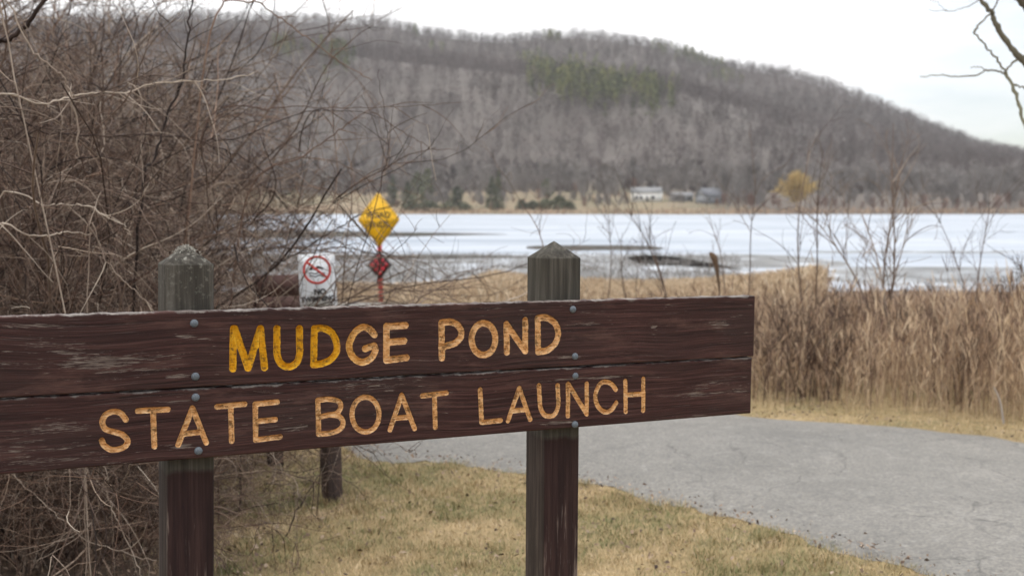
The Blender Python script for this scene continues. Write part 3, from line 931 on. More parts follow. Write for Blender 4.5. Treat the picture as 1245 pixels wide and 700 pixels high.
# ROAD ENDS diamond and the red marker below it
Ys = 31.0
cs = at(460, 267, Ys); gz = float(ground_z(cs.x, Ys))
es = prop(empty("warning_sign", (cs.x + .05, Ys, gz), (0, R(-1.0), R(4))), "yellow diamond road ends sign on a thin red post by the reeds", "sign")
hd = 33.5 / FPX * Ys; wd = 26 / FPX * Ys
def diamond(w, h, r=.06):
    P_ = []
    for (x, z) in ((0, -h), (w, 0), (0, h), (-w, 0)):
        v = np.array([x, z]); 
        nxt = {(0,-h):(w,0),(w,0):(0,h),(0,h):(-w,0),(-w,0):(0,-h)}[(x, z)]; prv = {(0,-h):(-w,0),(w,0):(0,-h),(0,h):(w,0),(-w,0):(0,h)}[(x, z)]
        P_.append(tuple(v + (np.array(prv) - v) * r)); P_.append(tuple(v + (np.array(prv) + np.array(nxt) - 2 * v) * r * .28)); P_.append(tuple(v + (np.array(nxt) - v) * r))
    return P_
pn = MB().prism(diamond(wd, hd), -.004, 0).build("diamond_panel", m_yellow, es); pn.location = (0, 0, cs.z - gz)
mb = MB()
for (a, c_) in zip([(0,-1),(1,0),(0,1),(-1,0)], [(1,0),(0,1),(-1,0),(0,-1)]):
    i_, o_ = .90, .925
    mb.prism([(a[0]*wd*i_, a[1]*hd*i_), (a[0]*wd*o_, a[1]*hd*o_), (c_[0]*wd*o_, c_[1]*hd*o_), (c_[0]*wd*i_, c_[1]*hd*i_)], -.0065, -.0045)
mb.build("black_border", m_black, pn)
text_mesh("lettering", "ROAD", .215, m_black, pn, (0, -.0055, .115), bold=.006)
text_mesh("lettering", "ENDS", .215, m_black, pn, (0, -.0055, -.135), bold=.006)
MB().box((-.06, .004, -.6), (.06, .07, cs.z - gz + hd * .75)).build("sign_post", m_redpost, es)
cm = at(459, 322, Ys - .05)
pm = MB().prism(diamond(15.5 / FPX * Ys, 18 / FPX * Ys, .04), -.006, -.001).build("marker_panel", m_darkred, es); pm.location = (-.015, -.002, cm.z - gz)
s_ = 15.5 / FPX * Ys * .27
for i in (-1, 0, 1):
    for j in (-1, 0, 1):
        x, z = (i - j) * s_, (i + j) * s_ * 1.16
        mb = MB(); mb.prism([(x + .052 * math.cos(a), z + .052 * math.sin(a)) for a in np.linspace(0, 6.28, 16, endpoint=False)], -.012, -.0065)
        mb.build("reflector", m_reflector, pm)

# ------------------------------------------------------------------ near turf
m_blade = tone_mat("turf_blades", [(0.0, (0.10, 0.125, 0.045)), (0.24, (0.21, 0.195, 0.085)), (0.46, (0.36, 0.275, 0.145)), (0.72, (0.52, 0.38, 0.21)), (1.0, (0.64, 0.51, 0.34))], 0.9)
def blades(name, N, xr, yr, hgt, wid, flat, gen, keep=None, tonef=None, mat=None):
    x = gen.uniform(*xr, N); y = gen.uniform(*yr, N)
    if keep is not None:
        k_ = keep(x, y); x, y = x[k_], y[k_]
    N = len(x); z = ground_z(x, y) - .004
    a = gen.uniform(0, 2 * math.pi, N); h = gen.uniform(*hgt, N); w = gen.uniform(*wid, N)
    fl = gen.uniform(*flat, N)
    d = np.column_stack([np.cos(a) * fl, np.sin(a) * fl, np.sqrt(np.maximum(1 - fl ** 2, .02))])
    s = np.column_stack([-np.sin(a), np.cos(a), np.zeros(N)]) * w[:, None]
    p = np.column_stack([x, y, z])
    tip = p + d * h[:, None]; mid = p + d * h[:, None] * .55 + np.array([0, 0, 1]) * (h * .12)[:, None]
    V = np.stack([p - s, p + s, mid - s * .7, mid + s * .7, tip], 1).reshape(-1, 3)
    i = np.arange(N)[:, None] * 5
    F4 = i + np.array([[0, 1, 3, 2]]); F3 = i + np.array([[2, 3, 4]])
    tone = tonef(x, y) if tonef else gen.uniform(0, 1, N)
    return build(name, V, [F3, F4], mat or m_blade, None, {"tone": np.repeat(tone, 5)})
def wave(x, y, f, ph):
    return (np.sin(x * f + ph) * np.sin(y * f * 1.13 + ph * 1.7) + np.sin(x * f * 2.1 - y * f * 1.7 + ph * .6) * .6 + np.sin(y * f * 3.3 + x * f * .9 + ph) * .4) / 2
def lawn_tone(x, y):
    g = np.random.default_rng(3)
    t = .43 + .32 * wave(x, y, 2.3, .7) + .22 * wave(x, y, 5.3, 2.2) + .16 * wave(x, y, 13.1, 1.1) + g.normal(0, .15, len(x))
    green = np.exp(-((x - (-1.15)) / .55) ** 2 - ((y - 6.7) / .6) ** 2) * .3
    return np.clip(t - green, 0, 1)
def litter(name, N, xr, yr, gen, keep, size=(.006, .019)):
    x = gen.uniform(*xr, N); y = gen.uniform(*yr, N); k_ = keep(x, y); x, y = x[k_], y[k_]; N = len(x)
    c_ = np.column_stack([x, y, ground_z(x, y) + gen.uniform(.006, .035, N)])
    a = gen.uniform(0, 6.28, N); s = gen.uniform(*size, N)[:, None]
    u = np.column_stack([np.cos(a), np.sin(a), gen.normal(0, .35, N)]) * s; v = np.column_stack([-np.sin(a), np.cos(a), gen.normal(0, .35, N)]) * s * .55
    V = np.stack([c_ - u, c_ - u * .2 + v, c_ + u, c_ + u * .1 - v], 1).reshape(-1, 3); V[1::4, 2] += .006
    i = np.arange(N)[:, None] * 4
    return build(name, V, [i + np.array([[0, 1, 3]]), i + np.array([[1, 2, 3]])], m_leaf, None, {"tone": np.repeat(gen.uniform(0, 1, N), 4)})
m_leaf = tone_mat("dead_leaves", [(0.0, (0.05, 0.032, 0.024)), (0.4, (0.15, 0.10, 0.07)), (0.75, (0.27, 0.19, 0.13)), (1.0, (0.40, 0.31, 0.23))], 0.85)
gr_ = np.random.default_rng(91)
def not_road(x, y): return ~in_poly(x + gr_.normal(0, .035, len(x)) + .05 * wave(x, y, 7, .3), y + gr_.normal(0, .035, len(x)) + .05 * wave(x, y, 8, 1.3), road_poly)
o = blades("lawn_grass", 380000, (-3.2, 3.2), (4.3, 10.5), (.015, .055), (.0007, .0017), (.6, .99), np.random.default_rng(21), lambda x, y: not_road(x, y) & (y < 9.9 - .9 * x * (x > 0)) & (x + .235 * y > np.random.default_rng(8).normal(-.1, .3, len(x))), lawn_tone)
prop(o, kind="stuff")
o = blades("verge_grass", 90000, (.6, 7.0), (5.5, 13.0), (.015, .06), (.0008, .002), (.5, .97), np.random.default_rng(22), lambda x, y: not_road(x, y) & (y > 10.2 - .62 * x), lambda x, y: np.clip(.62 + .18 * wave(x, y, 2.0, .2) + np.random.default_rng(4).normal(0, .18, len(x)), 0, 1))
prop(o, kind="stuff")

gt_ = np.random.default_rng(24)
tc_ = np.column_stack([gt_.uniform(-2.4, 2.6, 420), gt_.uniform(4.6, 9.4, 420)])
def tufts(x, y): return not_road(x, y) & (y < 9.9 - .9 * x * (x > 0)) & (x + .235 * y > -.2)
tc_[:16] = np.array([-1.02, 6.74]) + gt_.normal(0, .10, (16, 2))
tx = np.repeat(tc_, 130, 0) + gt_.normal(0, .045, (420 * 130, 2))
def blades_at(name, xy_, hgt, wid, flat, gen, keep, tone):
    class G:                      # feeds fixed positions to blades()
        def __init__(s): s.c = 0
        def uniform(s, a, b, N):
            s.c += 1
            return xy_[:, s.c - 1] if s.c < 3 else gen.uniform(a, b, N)
    return blades(name, len(xy_), (0, 1), (0, 1), hgt, wid, flat, G(), keep, tone)
prop(blades_at("grass_tufts", tx, (.025, .075), (.0007, .0016), (.4, .97), gt_, tufts, lambda x, y: np.clip(.42 + .3 * wave(x, y, 2.9, 1.9) + gt_.normal(0, .2, len(x)), 0, 1)), kind="stuff")
gl_ = np.random.default_rng(23)
def litter_edge(x, y): return x + .235 * y  # below zero: leaf litter under the thicket, above: open lawn
prop(litter("fallen_leaves", 42000, (-5.5, 3), (4.2, 11), gl_, lambda x, y: not_road(x, y) & ((litter_edge(x, y) < gl_.normal(0, .35, len(x))) | (gl_.uniform(0, 1, len(x)) < .24 * (.4 + np.clip(wave(x, y, 3.1, .4), 0, 1))))), kind="stuff")
# ------------------------------------------------------------------ reeds and dry weeds
m_reed = tone_mat("dry_reeds", [(0.0, (0.20, 0.14, 0.09)), (0.35, (0.42, 0.30, 0.19)), (0.7, (0.62, 0.48, 0.32)), (1.0, (0.74, 0.62, 0.45))], 0.9)
m_weed = tone_mat("dry_weeds", [(0.0, (0.068, 0.040, 0.032)), (0.30, (0.21, 0.135, 0.095)), (0.58, (0.44, 0.305, 0.198)), (1.0, (0.74, 0.58, 0.40))], 0.9)
def strands(name, base, h, rad, lean, K, mat, g, leaf=2, leaf_len=.35, head=True, tone=None, wig=.04, droop=.1, lw=1.0):
    N = len(base)
    a = g.uniform(0, 2 * math.pi, N); l = np.abs(g.normal(0, lean, N))
    d = np.column_stack([np.cos(a) * l, np.sin(a) * l, np.ones(N)])
    P, D = grow(base, d, h, K, wig, droop, g)
    r = np.linspace(1, .35, K)[None] * rad[:, None]
    V1, F1 = tubes(P, r, 3)
    tone = g.uniform(0, 1, N) if tone is None else tone
    Vs = [V1]; Fs = [F1]; T = [np.repeat(tone, K * 3)]; n0 = len(V1)
    def ribbon(P0, d0, L, w, tn, K2=4, dr=2.2):
        nonlocal n0
        Pl, Dl = grow(P0, d0, L, K2, .05, dr * .45, g)
        side = norm(np.cross(Dl, g.normal(0, 1, (len(P0), 1, 3))))
        ww_ = w[:, None, None] * np.sin(np.linspace(.35, math.pi * .97, K2))[None, :, None]
        V_ = np.stack([Pl - side * ww_, Pl + side * ww_], 2)
        i = np.arange(len(P0) * K2 * 2).reshape(len(P0), K2, 2)
        F_ = np.stack([i[:, :-1, 0], i[:, :-1, 1], i[:, 1:, 1], i[:, 1:, 0]], -1).reshape(-1, 4)
        Vs.append(V_.reshape(-1, 3)); Fs.append(F_ + n0); T.append(np.repeat(tn, K2 * 2)); n0 += len(P0) * K2 * 2
    for _ in range(leaf):
        t = g.uniform(.15, .85, N); p0, d0 = sample_on(P, D, np.arange(N), t)
        ribbon(p0, side_dirs(d0, g, g.uniform(.15, .7, N)), h * leaf_len * g.uniform(.5, 1.2, N), rad * g.uniform(.8, 1.7, N) * lw, np.clip(tone + g.normal(.08, .14, N), 0, 1))
    if head:
        for _ in range(3):
            p0, d0 = sample_on(P, D, np.arange(N), g.uniform(.86, .98, N))
            ribbon(p0, side_dirs(d0, g, g.uniform(.1, .5, N)), h * .13 * g.uniform(.6, 1.3, N), rad * 2.0 * lw, np.clip(tone + g.normal(-.05, .15, N), 0, 1), 4, 1.0)
    return build(name, np.concatenate(Vs), np.concatenate(Fs), mat, None, {"tone": np.concatenate(T)})
def wedge(N, y0, y1, p0, p1, g, pw=1.0):
    y = y0 + (y1 - y0) * g.uniform(0, 1, N) ** pw
    px = g.uniform(p0, p1, N)
    return xy(px, y), y, px
g = np.random.default_rng(31)
gs_ = np.random.default_rng(92)
ei_ = gs_.integers(0, len(NE), 1100); side_ = gs_.integers(0, 2, 1100)
ep_ = np.where(side_[:, None] == 0, NE[ei_] * (1 - .0) , FE[ei_]) + gs_.normal(0, .07, (1100, 2))
def fixed(xy_, gen):
    class G:
        def __init__(s): s.c = 0
        def uniform(s, a, b, N):
            s.c += 1
            return xy_[:, s.c - 1] if s.c < 3 else gen.uniform(a, b, N)
        def normal(s, *a): return gen.normal(*a)
    return G()
o = litter("roadside_litter", len(ep_), (0, 1), (0, 1), fixed(ep_, gs_), lambda x, y: y < 13, (.005, .016)); o.location.z = .03
prop(o, kind="stuff")
x, y, px = wedge(42000, 17, 40, 300, 1000, g, .8)
k_ = ~in_poly(x, y, road_poly) & ((px > 470) | (y > 29.8)) & ~((np.abs(x + 3.45) < .6) & (y < 30.5))
x, y, px = x[k_], y[k_], px[k_]
hm = np.interp(px, [300, 480, 560, 600, 660, 760, 860, 1000], [.40, .32, .42, .74, .55, .42, .50, .9]) * np.interp(y, [17, 28, 40], [.9, 1.0, .8])
h = hm * g.uniform(.6, 1.15, len(x))
o = strands("reed_bed", np.column_stack([x, y, ground_z(x, y) - .03]), h, g.uniform(.0022, .005, len(x)), .16, 6, m_reed, g, 2, .4, True, np.clip(g.normal(.6, .22, len(x)) + .2 * wave(x, y, .9, .3), 0, 1))
prop(o, kind="stuff")
m_stub = tone_mat("marsh_stubble", [(0.0, (0.10, 0.085, 0.07)), (0.5, (0.27, 0.24, 0.21)), (1.0, (0.52, 0.50, 0.48))], 0.9)
x, y, px = wedge(22000, 40, 66, 250, 900, g, 1.3)
k_ = (wave(x, y, .55, .9) + .5 * wave(x, y, 1.9, .1) + g.normal(0, .35, len(x))) > .12
x, y = x[k_], y[k_]
o = strands("marsh_stubble", np.column_stack([x, y, np.full(len(x), WATER_Z - .03)]), g.uniform(.10, .36, len(x)), g.uniform(.004, .010, len(x)), .35, 4, m_stub, g, 2, .5, False, g.uniform(0, 1, len(x)))
prop(o, kind="stuff")
# brown weeds behind the verge on the right
x, y, px = wedge(18500, 8.9, 24, 700, 1420, g, 1.3)
front = np.interp(x, [.3, 2.0, 3.6, 6], [11.7, 9.95, 9.2, 8.0])
k_ = (y > front + g.normal(0, .12, len(y))) & ~in_poly(x, y, road_poly)
x, y, px = x[k_], y[k_], px[k_]
h = np.clip(g.normal(.66, .2, len(x)), .2, 1.15) * np.interp(y, [9, 12, 16, 24], [.92, .84, .66, .55]) * np.interp(px, [700, 900, 1000, 1420], [.75, .92, 1.0, 1.0]) * (1 + .26 * wave(x, y, 1.5, 2.0) + .24 * wave(x, y, 4.1, .3))
tn = np.clip(g.normal(.5, .27, len(x)) + .3 * wave(x, y, 1.7, 1.0), 0, 1)
o = strands("dry_weeds", np.column_stack([x, y, ground_z(x, y) - .03]), h, g.uniform(.0009, .0026, len(x)), .13, 7, m_weed, g, 4, .24, True, tn, .05, .05)
prop(o, kind="stuff")
# reeds along the far shore
x = g.uniform(-330, 420, 5200); y = SHORE_Y + g.uniform(-7, 6, 5200) - 6 * np.sin(x / 37.0) - 3 * np.sin(x / 11.0 + 1)
o = strands("shore_reeds", np.column_stack([x, y, np.maximum(ground_z(x, y), WATER_Z) - .2]), g.uniform(1.2, 2.6, len(x)), g.uniform(.05, .10, len(x)), .15, 3, m_weed, g, 2, .6, False, np.clip(g.normal(.42, .15, len(x)), 0, 1))
prop(o, kind="stuff")

# ------------------------------------------------------------------ woody plants
m_bark = tone_mat("grey_brown_bark", [(0.0, (0.016, 0.009, 0.007)), (0.25, (0.056, 0.034, 0.025)), (0.5, (0.155, 0.106, 0.079)), (0.78, (0.29, 0.225, 0.172)), (1.0, (0.55, 0.46, 0.365))], 0.8)
m_redtwig = tone_mat("reddish_twigs", [(0.0, (0.026, 0.013, 0.009)), (0.35, (0.105, 0.060, 0.042)), (0.65, (0.24, 0.155, 0.108)), (1.0, (0.46, 0.36, 0.27))], 0.8)

def shrub_arrays(g, ncane=16, nbr=150, ntw=1000, h=(2.0, 3.4), spread=.75, droop=.32, r0=.0115, bs=.3):
    a = g.uniform(0, 2 * math.pi, ncane); tl = g.uniform(.1, spread, ncane)
    base_ = np.column_stack([np.cos(a) * bs * g.uniform(.1, 1, ncane), np.sin(a) * bs * g.uniform(.1, 1, ncane), np.full(ncane, -.05)])
    a2 = a + g.normal(0, .5, ncane)
    d = np.column_stack([np.cos(a2) * tl, np.sin(a2) * tl, np.ones(ncane)])
    Lc = g.uniform(*h, ncane)
    P, D = grow(base_, d, Lc, 18, .11, droop * g.uniform(.3, 1.6, ncane), g)
    rad = (r0 * g.uniform(.45, 1.25, ncane))[:, None] * np.linspace(1, .3, 18)[None]
    i = g.integers(0, ncane, nbr); t = g.uniform(.12, .97, nbr) 
    p0, d0 = sample_on(P, D, i, t)
    Pb, Db = grow(p0, side_dirs(d0, g, g.uniform(.35, 1.15, nbr)), g.uniform(.35, 1.35, nbr), 10, .19, g.uniform(-.25, .9, nbr), g)
    rb2 = (.0036 * g.uniform(.5, 1.2, nbr))[:, None] * np.linspace(1, .35, 10)[None] * (r0 / .010)
    # twigs grow from branches
    j = g.integers(0, nbr, ntw); t = g.uniform(.05, 1, ntw)
    p1, d1 = sample_on(Pb, Db, j, t)
    Pt, Dt = grow(p1, side_dirs(d1, g, g.uniform(.4, 1.3, ntw)), g.uniform(.05, .42, ntw), 6, .24, g.uniform(-.3, .6, ntw), g)
    rt = (.0016 * g.uniform(.6, 1.25, ntw))[:, None] * np.linspace(1, .5, 6)[None] * (r0 / .009) ** .5
    return (P, rad), (Pb, rb2), (Pt, rt)

def strand_mesh(name, parts, mat, parent, g, tmean=.4, tsd=.2, extra=None):
    Vs, Fs, T, n0 = [], [], [], 0
    for (P, r), sides in parts:
        V, F = tubes(P, r, sides)
        tn = np.clip(g.normal(tmean, tsd, len(P)), 0, 1)
        Vs.append(V); Fs.append(F + n0); T.append(np.repeat(tn, P.shape[1] * sides)); n0 += len(V)
    if extra:
        for P, r, tn in extra:
            V, F = tubes(np.asarray(P)[None], np.asarray(r)[None], 6)
            Vs.append(V); Fs.append(F + n0); T.append(np.full(len(V), tn)); n0 += len(V)
    return build(name, np.concatenate(Vs), np.concatenate(Fs), mat, parent, {"tone": np.concatenate(T)}, True)

protos = []
for k in range(7):
    g = np.random.default_rng(100 + k)
    c_, b_, t_ = shrub_arrays(g, ncane=15 + k % 3, nbr=210, ntw=2600, spread=[.6, .8, 1.0][k % 3])
    root = empty("bare_shrub", (0, 0, 0))
    strand_mesh("canes", [(c_, 6), (b_, 4)], m_redtwig if k % 3 == 1 else m_bark, root, g, .36, .24)
    strand_mesh("twigs", [(t_, 3)], m_redtwig if k % 2 else m_bark, root, g, .44, .24)
    protos.append(root)
used = [False] * len(protos)
GROUP_S = "leafless shrubs massed in the thicket"
LAB_S = "leafless grey-brown shrub tangled into the thicket behind and left of the sign"
def put_shrub(px, Y, s, rz, label=LAB_S, group=GROUP_S, k=None, lean=(0, 0)):
    k = random.randrange(len(protos)) if k is None else k
    o = protos[k] if not used[k] else copy_tree(protos[k])
    used[k] = True
    x = xy(px, Y)
    o.location = (x, Y, float(ground_z(x, Y))); o.scale = (s, s, s * random.uniform(.92, 1.08))
    o.rotation_euler = (lean[0], lean[1], rz)
    prop(o, label, "shrub", group)
    return o
lay = [(-210, 5.7, .9), (-90, 5.8, .95), (30, 6.0, .95), (120, 6.2, .8), (-150, 6.6, 1.0), (-20, 6.8, 1.05), (90, 7.0, 1.0), (140, 7.3, .75),
       (-90, 8.0, 1.1), (40, 8.2, 1.1), (150, 8.4, 1.05), (160, 8.9, .8), (-150, 9.7, 1.2), (-20, 9.8, 1.25), (100, 10.0, 1.2), (170, 10.4, 1.05),
       (-60, 12, 1.35), (60, 12.4, 1.4), (150, 12.8, 1.35), (190, 13.5, 1.1), (-20, 15.5, 1.6), (110, 16, 1.6), (170, 17, 1.4),
       (-250, 8.4, 1.1), (-100, 11, 1.45), (20, 11.2, 1.5), (120, 11.4, 1.45), (-150, 13.5, 1.6), (60, 14, 1.65), (-70, 7.4, 1.2), (75, 7.6, 1.15), (130, 9.2, 1.3), (-40, 18, 2.0), (90, 18.5, 2.0), (140, 19, 1.7), (0, 5.3, .5), (90, 5.4, .45), (205, 6.1, .4), (-80, 5.2, .5), (150, 5.6, .45), (45, 5.5, .5), (-30, 6.0, .55), (175, 6.8, .5)]
for i, (px, Y, s) in enumerate(lay):
    if px > 95 and s > .55: px, s = px - 42, s * .9
    if px > 150 and s <= .55: px -= 20
    put_shrub(px, Y, s, random.uniform(0, 6.28), k=i % 7)

# long single canes that can be told apart, each grown from its own root in the front of the thicket
def arch(name, label, pix, Y0, Y1, r0, r1, tone, mat=m_bark, rootpx=None, twigs=10, seed=0, group=None):
    g = np.random.default_rng(900 + seed)
    nP = len(pix)
    pts = [np.array(at(p[0], p[1], Y0 + (Y1 - Y0) * i / max(1, nP - 1))) for i, p in enumerate(pix)]
    rp = pix[0] if rootpx is None else (rootpx, 0)
    x = xy(rp[0], Y0); zr = float(ground_z(x, Y0))
    if rootpx is not None:
        z1 = pts[0][2]
        pts = [np.array((x, Y0, zr - .05)), np.array((x * .8 + pts[0][0] * .2, Y0, zr + (z1 - zr) * .45))] + pts
    P = spline(np.array(pts), 8)
    wk = np.cumsum(g.normal(0, .0028, P.shape), axis=0); wk -= np.linspace(0, 1, len(P))[:, None] * wk[-1]
    P = P + wk + g.normal(0, .003, P.shape)
    r = np.linspace(r0, r1, len(P))
    o3 = np.array((x, Y0, zr))
    Pm = (P - o3)[None]; Dm = norm(np.gradient(Pm[0], axis=0))[None]
    t = g.uniform(.3, 1, twigs); p0, d0 = sample_on(Pm, Dm, np.zeros(twigs, int), t)
    Pt, Dt = grow(p0, side_dirs(d0, g, g.uniform(.4, 1.1, twigs)), g.uniform(.1, .4, twigs), 8, .08, g.uniform(-.2, .5, twigs), g)
    root = strand_mesh(name, [((Pm, r[None]), 7), ((Pt, np.linspace(.0022, .0009, 8)[None].repeat(twigs, 0)), 4)], mat, None, g, tone, .06)
    root.location = (x, Y0, zr)
    prop(root, label, "cane", group)
    return root
arch("briar_cane", "long pale cane sweeping level across the upper thicket", [(-30, 140), (50, 126), (100, 116), (150, 111), (200, 98), (260, 97), (312, 87)], 4.9, 5.6, .0048, .0016, .88, rootpx=-180, seed=1)
arch("briar_cane", "dark straight cane running level across the middle of the thicket", [(-20, 157), (60, 160), (130, 163), (200, 166), (250, 174), (300, 192), (330, 215)], 5.0, 5.8, .0046, .0018, .18, rootpx=-150, seed=2)
arch("briar_cane", "thick dark stem leaning up to the top corner of the thicket", [(-30, 95), (10, 50), (40, 20), (75, -25)], 4.8, 4.8, .011, .008, .1, rootpx=-120, twigs=4, seed=3)
arch("briar_cane", "pale forked cane bending down from the top of the thicket", [(0, 15), (40, 55), (70, 82), (83, 100), (92, 135), (96, 190)], 4.7, 4.8, .0028, .0035, .78, rootpx=104, twigs=6, seed=4)
arch("briar_cane", "dark stem rising steeply through the middle of the thicket", [(170, 230), (185, 195), (203, 140), (222, 85), (232, 20), (236, -30)], 5.6, 5.9, .0075, .004, .12, rootpx=150, twigs=16, seed=5)
arch("briar_cane", "reddish cane arching out over the pond at the top of the thicket", [(255, 40), (300, 5), (335, 22), (380, 55), (430, 88), (452, 98)], 5.8, 6.4, .0052, .0018, .55, m_redtwig, rootpx=205, twigs=8, seed=6)
arch("briar_cane", "thin red cane pointing level over the far hillside", [(250, 160), (330, 132), (400, 129), (470, 127), (560, 124)], 6.0, 6.6, .0040, .0012, .35, m_redtwig, rootpx=200, twigs=10, seed=7)
arch("briar_cane", "dark bare branch reaching across the yellow diamond sign", [(318, 335), (345, 312), (380, 292), (410, 274), (432, 262), (456, 251)], 6.4, 6.8, .0062, .0016, .12, rootpx=285, twigs=2, seed=8)
arch("briar_cane", "slim drooping branch hanging below the yellow diamond sign", [(395, 282), (412, 274), (440, 288), (462, 308), (482, 330), (497, 349)], 6.7, 6.9, .0030, .0012, .2, rootpx=300, twigs=2, seed=9)
arch("briar_cane", "forked reddish cane drooping against the hillside right of the thicket", [(300, 235), (370, 190), (420, 158), (450, 140), (495, 165), (528, 185)], 6.2, 6.6, .0050, .0013, .45, m_redtwig, rootpx=260, twigs=9, seed=10)
arch("briar_cane", "upright dark twig standing against the hill at the thicket edge", [(455, 255), (465, 205), (470, 180), (466, 140), (460, 85)], 6.3, 6.4, .0030, .0014, .2, rootpx=380, twigs=10, seed=11)
arch("briar_cane", "pale long cane sloping below the sign beside its left post", [(-10, 560), (40, 598), (90, 645), (140, 668), (192, 682)], 4.9, 4.7, .0026, .0014, .78, rootpx=-70, twigs=4, seed=12)
arch("briar_cane", "pale cane curving down behind the left post under the planks", [(105, 570), (130, 600), (150, 640), (170, 690), (178, 720)], 4.8, 4.8, .0017, .0025, .74, rootpx=182, twigs=5, seed=13)
arch("briar_cane", "looping pale cane low in the thicket under the planks", [(128, 590), (120, 625), (100, 650), (60, 665), (40, 690)], 4.8, 4.7, .0018, .0012, .7, rootpx=134, twigs=4, seed=14)
arch("briar_cane", "dark stem slanting up from the grass between the posts", [(330, 690), (352, 640), (375, 595), (392, 575)], 5.8, 6.0, .0052, .0025, .12, rootpx=318, twigs=5, seed=15)
arch("briar_cane", "pale horizontal cane just above the plank at far left", [(-20, 288), (40, 288), (70, 286), (112, 283)], 4.8, 5.0, .0042, .0026, .9, rootpx=-60, twigs=3, seed=16)
arch("briar_cane", "pale arched cane over the left end of the sign", [(-10, 252), (60, 247), (100, 252), (148, 268), (160, 285)], 4.9, 5.0, .0038, .0016, .88, rootpx=-90, twigs=6, seed=17)
arch("briar_cane", "pale cane slanting down onto the plank left of the post", [(110, 285), (128, 315), (150, 342), (185, 372)], 4.7, 4.7, .0026, .0018, .82, rootpx=96, twigs=4, seed=18)
arch("briar_cane", "tan cluster of drooping stems hanging over the brown notice board", [(255, 250), (290, 225), (302, 245), (315, 290), (330, 335), (345, 385)], 6.2, 6.4, .0055, .0020, .7, rootpx=235, twigs=14, seed=19)

# saplings and bushes standing in the reeds
def sapling(label, px, Y, py_top, stems, r, tone=.4, spread=.12, twigs=26, seed=0, br=8, group="bare saplings in the reeds"):
    g = np.random.default_rng(500 + seed)
    x = xy(px, Y); z0 = float(ground_z(x, Y)); H = zy(py_top, Y) - z0
    a = g.uniform(0, 6.28, stems)
    d = np.column_stack([np.cos(a) * g.uniform(.02, spread, stems), np.sin(a) * g.uniform(.02, spread, stems), np.ones(stems)])
    P, D = grow(np.column_stack([g.normal(0, .05, (stems, 2)), np.full(stems, -.05)]), d, H * g.uniform(.72, 1.05, stems), 14, .05, 0.0, g)
    rr = (r * g.uniform(.6, 1.1, stems))[:, None] * np.linspace(1, .25, 14)[None]
    nb = br * stems
    i = g.integers(0, stems, nb); p0, d0 = sample_on(P, D, i, g.uniform(.35, .95, nb))
    Pb, Db = grow(p0, side_dirs(d0, g, g.uniform(.3, .75, nb)), H * g.uniform(.12, .38, nb), 9, .09, -.2, g)
    nt_ = twigs * stems
    j = g.integers(0, nb, nt_); p1, d1 = sample_on(Pb, Db, j, g.uniform(.2, 1, nt_))
    Pt, Dt = grow(p1, side_dirs(d1, g, g.uniform(.3, .9, nt_)), H * g.uniform(.04, .14, nt_), 5, .1, -.1, g)
    root = empty("bare_sapling", (x, Y, z0))
    strand_mesh("stem", [((P, rr), 6)], m_bark, root, g, tone, .08)
    strand_mesh("twigs", [((Pb, r * .3 * np.linspace(1, .4, 9)[None].repeat(nb, 0)), 4), ((Pt, r * .14 * np.ones((nt_, 5))), 3)], m_bark, root, g, tone, .12)
    return prop(root, label, "sapling", group)
sapling("thin bare sapling just right of the pointed sign post", 734, 15, 235, 1, .012, seed=1)
sapling("slender bare sapling behind the upper plank near the knot", 826, 13, 205, 2, .013, .3, seed=2)
sapling("leaning twin-stemmed sapling above the right end of the sign", 884, 14, 190, 1, .010, .4, seed=3)
sapling("straight grey sapling forking before the ice above the plank end", 911, 12.5, 215, 1, .014, .45, .05, seed=4)
sapling("thin two-stemmed sapling just right of the sign planks", 978, 11.5, 170, 2, .012, .42, .16, seed=5)
sapling("large many-stemmed bare bush standing in the weeds right of the sign", 1083, 12, 150, 5, .017, .6, .26, 34, seed=6, br=9)
sapling("faint tall sapling near the right side of the weeds", 1190, 12.5, 205, 2, .011, .42, .14, seed=7)
sapling("low dense brown bush among the weeds at far right", 1265, 11, 300, 7, .012, .35, .5, 36, seed=8, br=10)
sapling("small twiggy sapling before the slush left of the plank knot", 770, 16, 250, 2, .010, .42, .2, seed=9)
sapling("grey twiggy bush at the verge beside the sign end", 950, 10.6, 385, 7, .009, .32, .5, 30, seed=10, br=9)
sapling("dark upright bush among weeds between the two tall saplings", 1030, 10.8, 345, 6, .011, .3, .35, 30, seed=11, br=9)
sapling("greyish bush in the weeds under the many-stemmed one", 1140, 10.5, 360, 6, .011, .36, .4, 30, seed=12, br=9)
gq = np.random.default_rng(640)
wb = sapling("twiggy brown bush mixed into the dry weeds", 985, 10.2, 372, 8, .008, .28, .5, 26, seed=20, br=9, group="twiggy bushes in the dry weeds")
for i_ in range(13):
    o = copy_tree(wb); Y_ = gq.uniform(9.7, 12.5); px_ = 935 + i_ * 28 + gq.uniform(-10, 10); x_ = xy(px_, Y_)
    o.location = (x_, Y_, float(ground_z(x_, Y_))); o.rotation_euler = (0, 0, gq.uniform(0, 6.28)); sc_ = gq.uniform(.75, 1.2); o.scale = (sc_, sc_, sc_)
# leaning pale dead stick by the verge
p0, p1 = at(1222, 505, 8.95), at(1208, 470, 9.2)
st_ = empty("dead_stick", (p0.x, p0.y, float(ground_z(p0.x, p0.y))))
o3 = np.array(st_.location)
MB().tube(spline(np.array([np.array((p0.x, p0.y, o3[2] - .05)), np.array(at(1216, 488, 9.08)), np.array(p1)]) - o3, 5), np.linspace(.011, .006, 11), 6).build("stick", plain("bleached_stick", (.26, .22, .18), .9), st_)
prop(st_, "bleached dead stick leaning in the weeds at far right", "stick")
